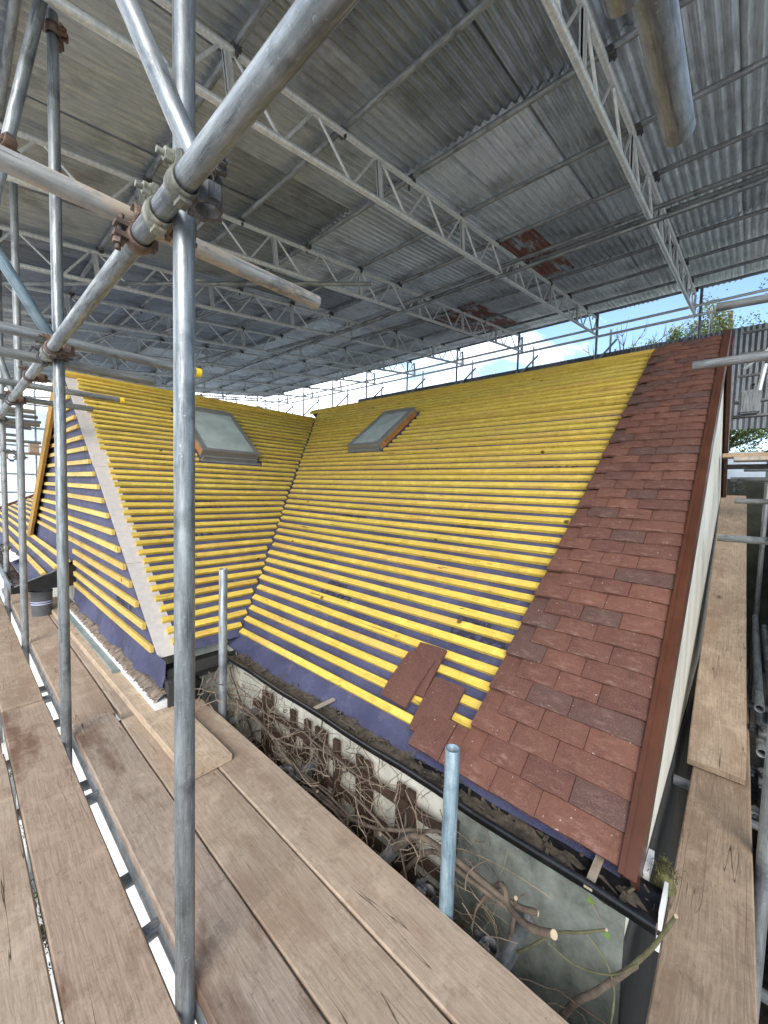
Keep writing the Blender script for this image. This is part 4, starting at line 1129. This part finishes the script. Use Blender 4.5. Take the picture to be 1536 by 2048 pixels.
# long near-horizontal stems that follow the gutter
for (a, rad, bend) in (((1.12, 2.42, .10), .004, .0), ((1.20, 2.30, .02), .007, .05), ((1.15, 1.75, -.02), .010, .1), ((1.25, 2.1, .06), .004, .0), ((1.12, 1.5, -.08), .006, .0), ((1.22, 1.3, .0), .005, .0), ((1.16, 2.35, .04), .005, 0), ((1.14, 2.2, -.05), .004, 0), ((1.24, 1.9, .08), .003, 0)):
    pts = wander(a, (rr.uniform(-.05, .1), -1, rr.uniform(-.12, .05)), 16, .075, rr, .03, .28); pts = [Vector((min(p.x, 1.19), p.y, min(p.z, .13 + .03 * math.sin(p.y * 9)))) for p in pts]; m = MB(); m.path(pts, [rad * (1 - .3 * i / len(pts)) for i in range(len(pts))]); cobj(m, 'woody_stem', STEM, cl_)
m = MB()
for k in range(520):
    y = rr.uniform(.5, 2.55); zc = rr.uniform(-.55, .17)
    if y < .9 and rr.random() < .4: continue
    pts = wander((rr.uniform(1.12, 1.31), y, zc), (rr.uniform(-.5, .5), rr.uniform(-1, .6), rr.uniform(-.6, 1)), rr.randint(4, 9), .035, rr, 0, .6)
    pts = [p for p in pts if p.z < .27]
    if len(pts) < 3: continue
    r0 = rr.uniform(.0012, .0036); m.path(pts, [r0 * (1 - .7 * i / len(pts)) for i in range(len(pts))], 4)
cobj(m, 'twigs', TWIG, cl_)['kind'] = 'stuff'
m = MB()
for k in range(9):
    y = rr.uniform(.6, 2.0); p = Vector((rr.uniform(1.12, 1.2), y, rr.uniform(-.35, .02))); d_ = Vector((-.7, rr.uniform(-.6, .6), rr.uniform(.1, .9))).normalized(); m.cyl(p, p + d_ * .006, rr.uniform(.006, .011), 9)
cobj(m, 'cut_ends', CUT, cl_)
# cut branches by the open end of the gutter
br = empty('cut_branches', (1.2, .45, -.5), 'thick sawn branches curling out near the right end of the gutter', 'plant')
def branch(pts, r0, r1, mat, nm='branch', cut=True):
    # smooth polyline
    P = [Vector(p) for p in pts]; out = []
    for i in range(len(P) - 1):
        a, b, c, d_ = P[max(i - 1, 0)], P[i], P[i + 1], P[min(i + 2, len(P) - 1)]
        for t in (0, .2, .4, .6, .8):
            out.append(.5 * ((2 * b) + (c - a) * t + (2 * a - 5 * b + 4 * c - d_) * t * t + (3 * b - a - 3 * c + d_) * t ** 3))
    out.append(P[-1]); n = len(out)
    m = MB(); m.path(out, [(r0 + (r1 - r0) * i / n) * (1 + .07 * math.sin(i * 2.1)) for i in range(n)], 9); o = cobj(m, nm, mat, br)
    if cut:
        d2 = (out[-1] - out[-2]).normalized(); m = MB(); m.cyl(out[-1] - d2 * .001, out[-1] + d2 * .003, r1 * .96, 10); cobj(m, 'cut_end', CUT, br)
branch([(1.22, 1.05, -.25), (1.16, .86, .05), (1.15, .68, .10), (1.17, .48, .07), (1.22, .40, .05)], .012, .009, STEM)
branch([(1.24, 1.0, -.3), (1.2, .8, .0), (1.17, .62, .045), (1.2, .44, .015)], .010, .008, STEM)
branch([(1.26, .70, -.3), (1.2, .525, .066), (1.16, .463, .067), (1.12, .385, .099), (1.09, .31, .165)], .009, .0115, STEM)
branch([(1.28, .62, -.9), (1.25, .54, -.4), (1.2, .47, -.05), (1.17, .45, .10)], .009, .006, STEM)
branch([(1.24, .36, -.36), (1.2, .274, -.119), (1.18, .219, -.012), (1.14, .126, .192)], .011, .0075, STEM, cut=False)
branch([(1.15, .15, .14), (1.13, .11, .24), (1.12, .089, .297), (1.08, .052, .433)], .0062, .0042, GREENST)
branch([(1.22, .50, -.16), (1.2, .447, -.108), (1.16, .326, .092), (1.15, .259, .161), (1.15, .197, .22)], .0048, .0036, GREENST)
branch([(1.15, .244, .172), (1.15, .192, .131), (1.16, .171, .054), (1.17, .176, -.071), (1.19, .19, -.3)], .0026, .0032, GREENST, cut=False)
branch([(1.16, .345, .049), (1.17, .271, .034), (1.15, .179, .107), (1.13, .12, .21)], .0022, .002, GREENST, cut=False)
branch([(1.16, .235, .254), (1.15, .213, .236), (1.15, .204, .211)], .0016, .0016, TWIG, cut=False)
branch([(1.22, .72, .05), (1.2, .651, .105), (1.15, .501, .19), (1.14, .403, .21), (1.15, .341, .20)], .0022, .0014, TWIG, cut=False)
branch([(1.08, .296, .03), (1.07, .225, .05), (1.07, .17, .06)], .0022, .0016, DARKW, cut=False)
for k in range(14):
    p = Vector((rr.uniform(1.12, 1.26), rr.uniform(.35, .75), rr.uniform(-.3, .02))); q = wander(p, (rr.uniform(-1, .4), rr.uniform(-1, .2), rr.uniform(-.3, 1)), 7, .03, rr, 0, .5)
    m = MB(); m.path(q, [.0026 * (1 - .6 * i / 8) for i in range(len(q))], 5); cobj(m, 'twig', TWIG, br)
m = MB()
def leaf(m, p, d_, nrm, L=.03, W=.011):
    p = Vector(p); d_ = Vector(d_).normalized(); s_ = d_.cross(Vector(nrm)).normalized(); n_ = s_.cross(d_)
    v = [p, p + d_ * L * .35 + s_ * W + n_ * .003, p + d_ * L, p + d_ * L * .35 - s_ * W + n_ * .003, p + d_ * L * .45]
    m.add(v, [(0, 1, 4), (1, 2, 4), (0, 4, 3), (4, 2, 3)], True)
leaf(m, (1.16, .235, .254), (-.2, .3, .9), (-1, 0, .3)); leaf(m, (1.15, .2, .20), (.1, -.5, .7), (-1, 0, .3), .018); leaf(m, (1.14, .36, -.2), (.1, .5, -.4), (-1, 0, .5), .018)
cobj(m, 'leaves', LEAF, br)
# sprig at the inner corner
sp_ = empty('twig_sprig', (1.12, 2.35, 0), 'dry twigs with one green leaf at the inner corner by the hopper', 'plant')
for k in range(16):
    q = wander((rr.uniform(1.0, 1.25), rr.uniform(2.3, 2.55), rr.uniform(.0, .2)), (rr.uniform(-1, 1), rr.uniform(-1, .3), rr.uniform(-.6, .6)), 8, .03, rr, .05, .4)
    q = [Vector((p.x - .06, p.y, p.z)) for p in q]
    m = MB(); m.path(q, [.004 * (1 - .6 * i / 9) for i in range(len(q))], 5); o = m.obj('twig', TWIG, sp_); o.matrix_parent_inverse = Matrix.Translation(-Vector(sp_.location))
m = MB(); leaf(m, (1.17, 2.42, .20), (0, -.4, .6), (-1, -.3, .6), .05, .024); o = m.obj('leaf', m_plain('yellow_green_leaf', (.32, .42, .04), .5, .2, 5, 0, 0), sp_); o.matrix_parent_inverse = Matrix.Translation(-Vector(sp_.location))

# ------------------------------------------------------------------ far end of the scaffold on the left
sh = empty('sheeting_screen', (3, 16.2, GZ), 'white translucent sheeting closing the far end of the scaffold', 'sheeting')
def sobj(mb, name, mat):
    o = mb.obj(name, mat, sh); o.matrix_parent_inverse = Matrix.Translation(-Vector(sh.location)); return o
for k in range(6):
    m = MB(); v = []; x0 = -2.2 + 2.0 * k
    for i in range(13):
        for j in range(13): v.append((x0 + 1.99 * j / 12, 16.25 + .03 * math.sin(i * 1.3 + k) * math.sin(j * .9), GZ + (3.5 - GZ) * i / 12))
    m.add(v, [(i * 13 + j, i * 13 + j + 1, (i + 1) * 13 + j + 1, (i + 1) * 13 + j) for i in range(12) for j in range(12)], True)
    sobj(m, 'sheet', SHEET)
for k in range(7):
    x = -1.2 + 1.5 * k
    tube((x, 16.1, GZ), (x, 16.1, 4.2 + TG * x), 'upright of the far end scaffold in front of the white sheeting, %s from the left' % ordn[k], 'far_post', GALVD, 'uprights in front of the far sheeting', n=12, cat='scaffold pole')
for k, z in enumerate((.2, .95, 1.5, 2.35, 2.9, 3.6)):
    tube((-2, 16.04, z), (9, 16.04, z), 'rail in front of the white far sheeting, %s from the bottom' % ordn[k], 'far_rail', GALVD, 'rails in front of the far sheeting', n=12)
tube((-1, 11, 1.86), (2.0, 11, 1.90), 'tube carrying the cardboard boxes', 'ledger', GALVD)
m = MB(); m.box(-1, 2.0, 10.85, 11.15, 1.87, 1.905); tag(link('scaffold_board', m.mesh('b'), WOODX), 'far board carrying the cardboard boxes', 'scaffold board')
for (x0, x1, z0, z1, lab) in ((1.12, 1.27, 1.91, 2.02, 'cardboard box at the bottom of the left stack on the far board'), (1.12, 1.27, 2.023, 2.13, 'cardboard box at the top of the left stack on the far board'), (1.36, 1.56, 1.91, 2.02, 'cardboard box at the bottom right on the far board behind the ochre board'), (1.36, 1.56, 2.023, 2.13, 'cardboard box at the top right on the far board behind the ochre board')):
    m = MB(); m.box(x0, x1, 10.88, 11.1, z0, z1); o = link('cardboard_box', bevelled(m.mesh('box'), .004), CARD); tag(o, lab, 'cardboard box', 'boxes on the far board')
for k, (x1, z) in enumerate(((.95, 2.75), (.9, 2.6), (1.2, 2.45), (1.05, 2.3), (.9, 2.15))):
    tube((-.6, 10.2 - .1 * k, z), (x1, 10.2 - .1 * k, z), 'dark tube in the stack of far tubes left of the boxes, %s from the top' % ordn[k], 'stacked_tube', GALVD, 'tubes stacked left of the boxes', n=14)
for (y, z, lab) in ((6.6, 2.5, 'dark plank end high at the left picture edge'), (6.9, 2.36, 'grey plank end below the dark one at the left picture edge')):
    m = MB(); m.box(-1.2, .50, y - .1, y + .12, z - .02, z + .02); tag(link('scaffold_board', m.mesh('b'), DARKW if z > 2.4 else WOODX), lab, 'scaffold board')

# ------------------------------------------------------------------ trees behind
def tree(x, y, h, rad, mats, label, seed, leaves=5200, bare=False, leafsize=.11, trunk_r=.16):
    rr = random.Random(seed); t = empty('tree', (x, y, GZ), label, 'tree', 'trees behind the scaffold')
    m = MB(); tips = []
    m.path([(0, 0, 0), (rr.uniform(-.1, .1), .05, h * .3), (rr.uniform(-.2, .2), 0, h * .6), (rr.uniform(-.2, .2), .1, h * .82)], [trunk_r, trunk_r * .8, trunk_r * .55, trunk_r * .3], 9)
    for k in range(26 if not bare else 44):
        a = rr.uniform(0, 2 * PI); z0 = h * rr.uniform(.35, .8); el = rr.uniform(.15, 1.0)
        d_ = Vector((math.cos(a) * math.cos(el), math.sin(a) * math.cos(el), math.sin(el))); Lb = rad * rr.uniform(.6, 1.05)
        p = Vector((0, 0, z0)); pts = [p]
        for i in range(5):
            d_ = (d_ + Vector((rr.gauss(0, .16), rr.gauss(0, .16), rr.gauss(.05, .12)))).normalized(); p = p + d_ * Lb / 5; pts.append(p)
            if bare:
                for _ in range(3):
                    e = (d_ + Vector((rr.gauss(0, .6), rr.gauss(0, .6), rr.gauss(.3, .4)))).normalized(); l2 = Lb * rr.uniform(.15, .35); q1 = p + e * l2 * .5; q2 = p + (e + Vector((0, 0, .3))).normalized() * l2
                    m.path([p, q1, q2], [.011, .007, .003], 4)
        m.path(pts, [trunk_r * .32 * (1 - .8 * i / 5) for i in range(6)], 6); tips += pts[2:]
    m.obj('trunk', STEM, t)
    if leaves:
        cl = [MB() for _ in mats]
        for k in range(leaves):
            c = rr.choice(tips); p = c + Vector((rr.gauss(0, .15), rr.gauss(0, .15), rr.gauss(0, .13))) * (rad / 1.6)
            d_ = Vector((rr.uniform(-1, 1), rr.uniform(-1, 1), rr.uniform(-.6, .8))); leaf(cl[hash((round(c.x, 2), round(c.y, 2))) % len(mats) if rr.random() < .75 else rr.randrange(len(mats))], p, d_, (rr.uniform(-1, 1), rr.uniform(-1, 1), rr.uniform(.2, 1)), leafsize * rr.uniform(.6, 1.3), leafsize * .3)
        for mm, mt in zip(cl, mats): mm.obj('crown', mt, t)
    return t
tree(15.5, 2.05, 10.6, 1.1, (LEAF2, LEAF), 'small pale green tree showing over the ridge beside the bare one', 1, 9000, leafsize=.065)
tree(16.0, 3.5, 10.8, 1.9, (), 'bare twiggy tree showing over the yellow ridge', 2, 0, True, trunk_r=.10)
tree(15.0, .45, 11.0, 1.6, (LEAF2, LEAF2, LEAF), 'bright leafy tree above the dark cladding near the gable top', 3, 20000, leafsize=.065)
tree(13.6, -1.0, 10.4, 1.6, (LEAF3, LEAF), 'darker tree at the right edge above the cladding', 4, 12000, leafsize=.065)
# shrubs below the cladding
for k, (x, y, h) in enumerate(((13.2, -.1, 5.0), (13.6, -1.4, 5.1), (13.4, 1.2, 5.0))):
    rr = random.Random(50 + k); m = MB(); m2 = MB()
    for i in range(9000):
        a, b = rr.uniform(0, 2 * PI), rr.random() ** .5
        p = Vector((math.cos(a) * b * .9, math.sin(a) * b * .9, h * rr.uniform(.1, 1) * (1 - .25 * b * b))); leaf(m if rr.random() < .5 else m2, p, (rr.uniform(-1, 1), rr.uniform(-1, 1), rr.uniform(-.5, 1)), (rr.uniform(-1, 1), rr.uniform(-1, 1), .6), rr.uniform(.08, .15), .035)
    s_ = empty('shrub', (x, y, GZ), ('sunlit green shrub seen past the gable under the cladding', 'green shrub farther right under the cladding', 'green shrub hidden behind the house ridge')[k], 'shrub', 'shrubs behind the back scaffold')
    m.obj('foliage', LEAF2, s_); m2.obj('foliage', LEAF, s_)
    st = MB(); st.path([(0, 0, 0), (.05, 0, h * .4), (0, .05, h * .8)], [.05, .035, .015]); st.obj('stem', STEM, s_)
# pale wall behind the shrubs' foot
m = MB(); m.box(12.2, 12.35, -4, 1.0, GZ, 2.45); tag(m.obj('garden_wall', m_plain('pale_blue_wall', (.55, .62, .70), .7, .1, 2)), 'pale garden wall below the shrubs past the gable', 'wall')

m = MB(); m.box(11.7, 11.78, -4, 1.0, GZ, 1.82); tag(m.obj('garden_fence', m_plain('dark_fence_wood', (.05, .052, .04), .95, .3, 3, 0, .2, .1)), 'dark fence low behind the ramp board, in front of the pale garden wall', 'fence')
for i, (y, z, x0, lab) in enumerate(((-.16, .10, 3.3, 'stored tube end low right of the ramp board, top one'), (-.23, .04, 3.15, 'stored tube end low right of the ramp board, middle one'), (-.17, -.03, 3.0, 'stored tube end low right of the ramp board, bottom one'))):
    tube((x0, y, z), (x0 + 2.6, y - .03, z), lab, 'stored_tube', GALVD, 'tubes stored beside the ramp board')
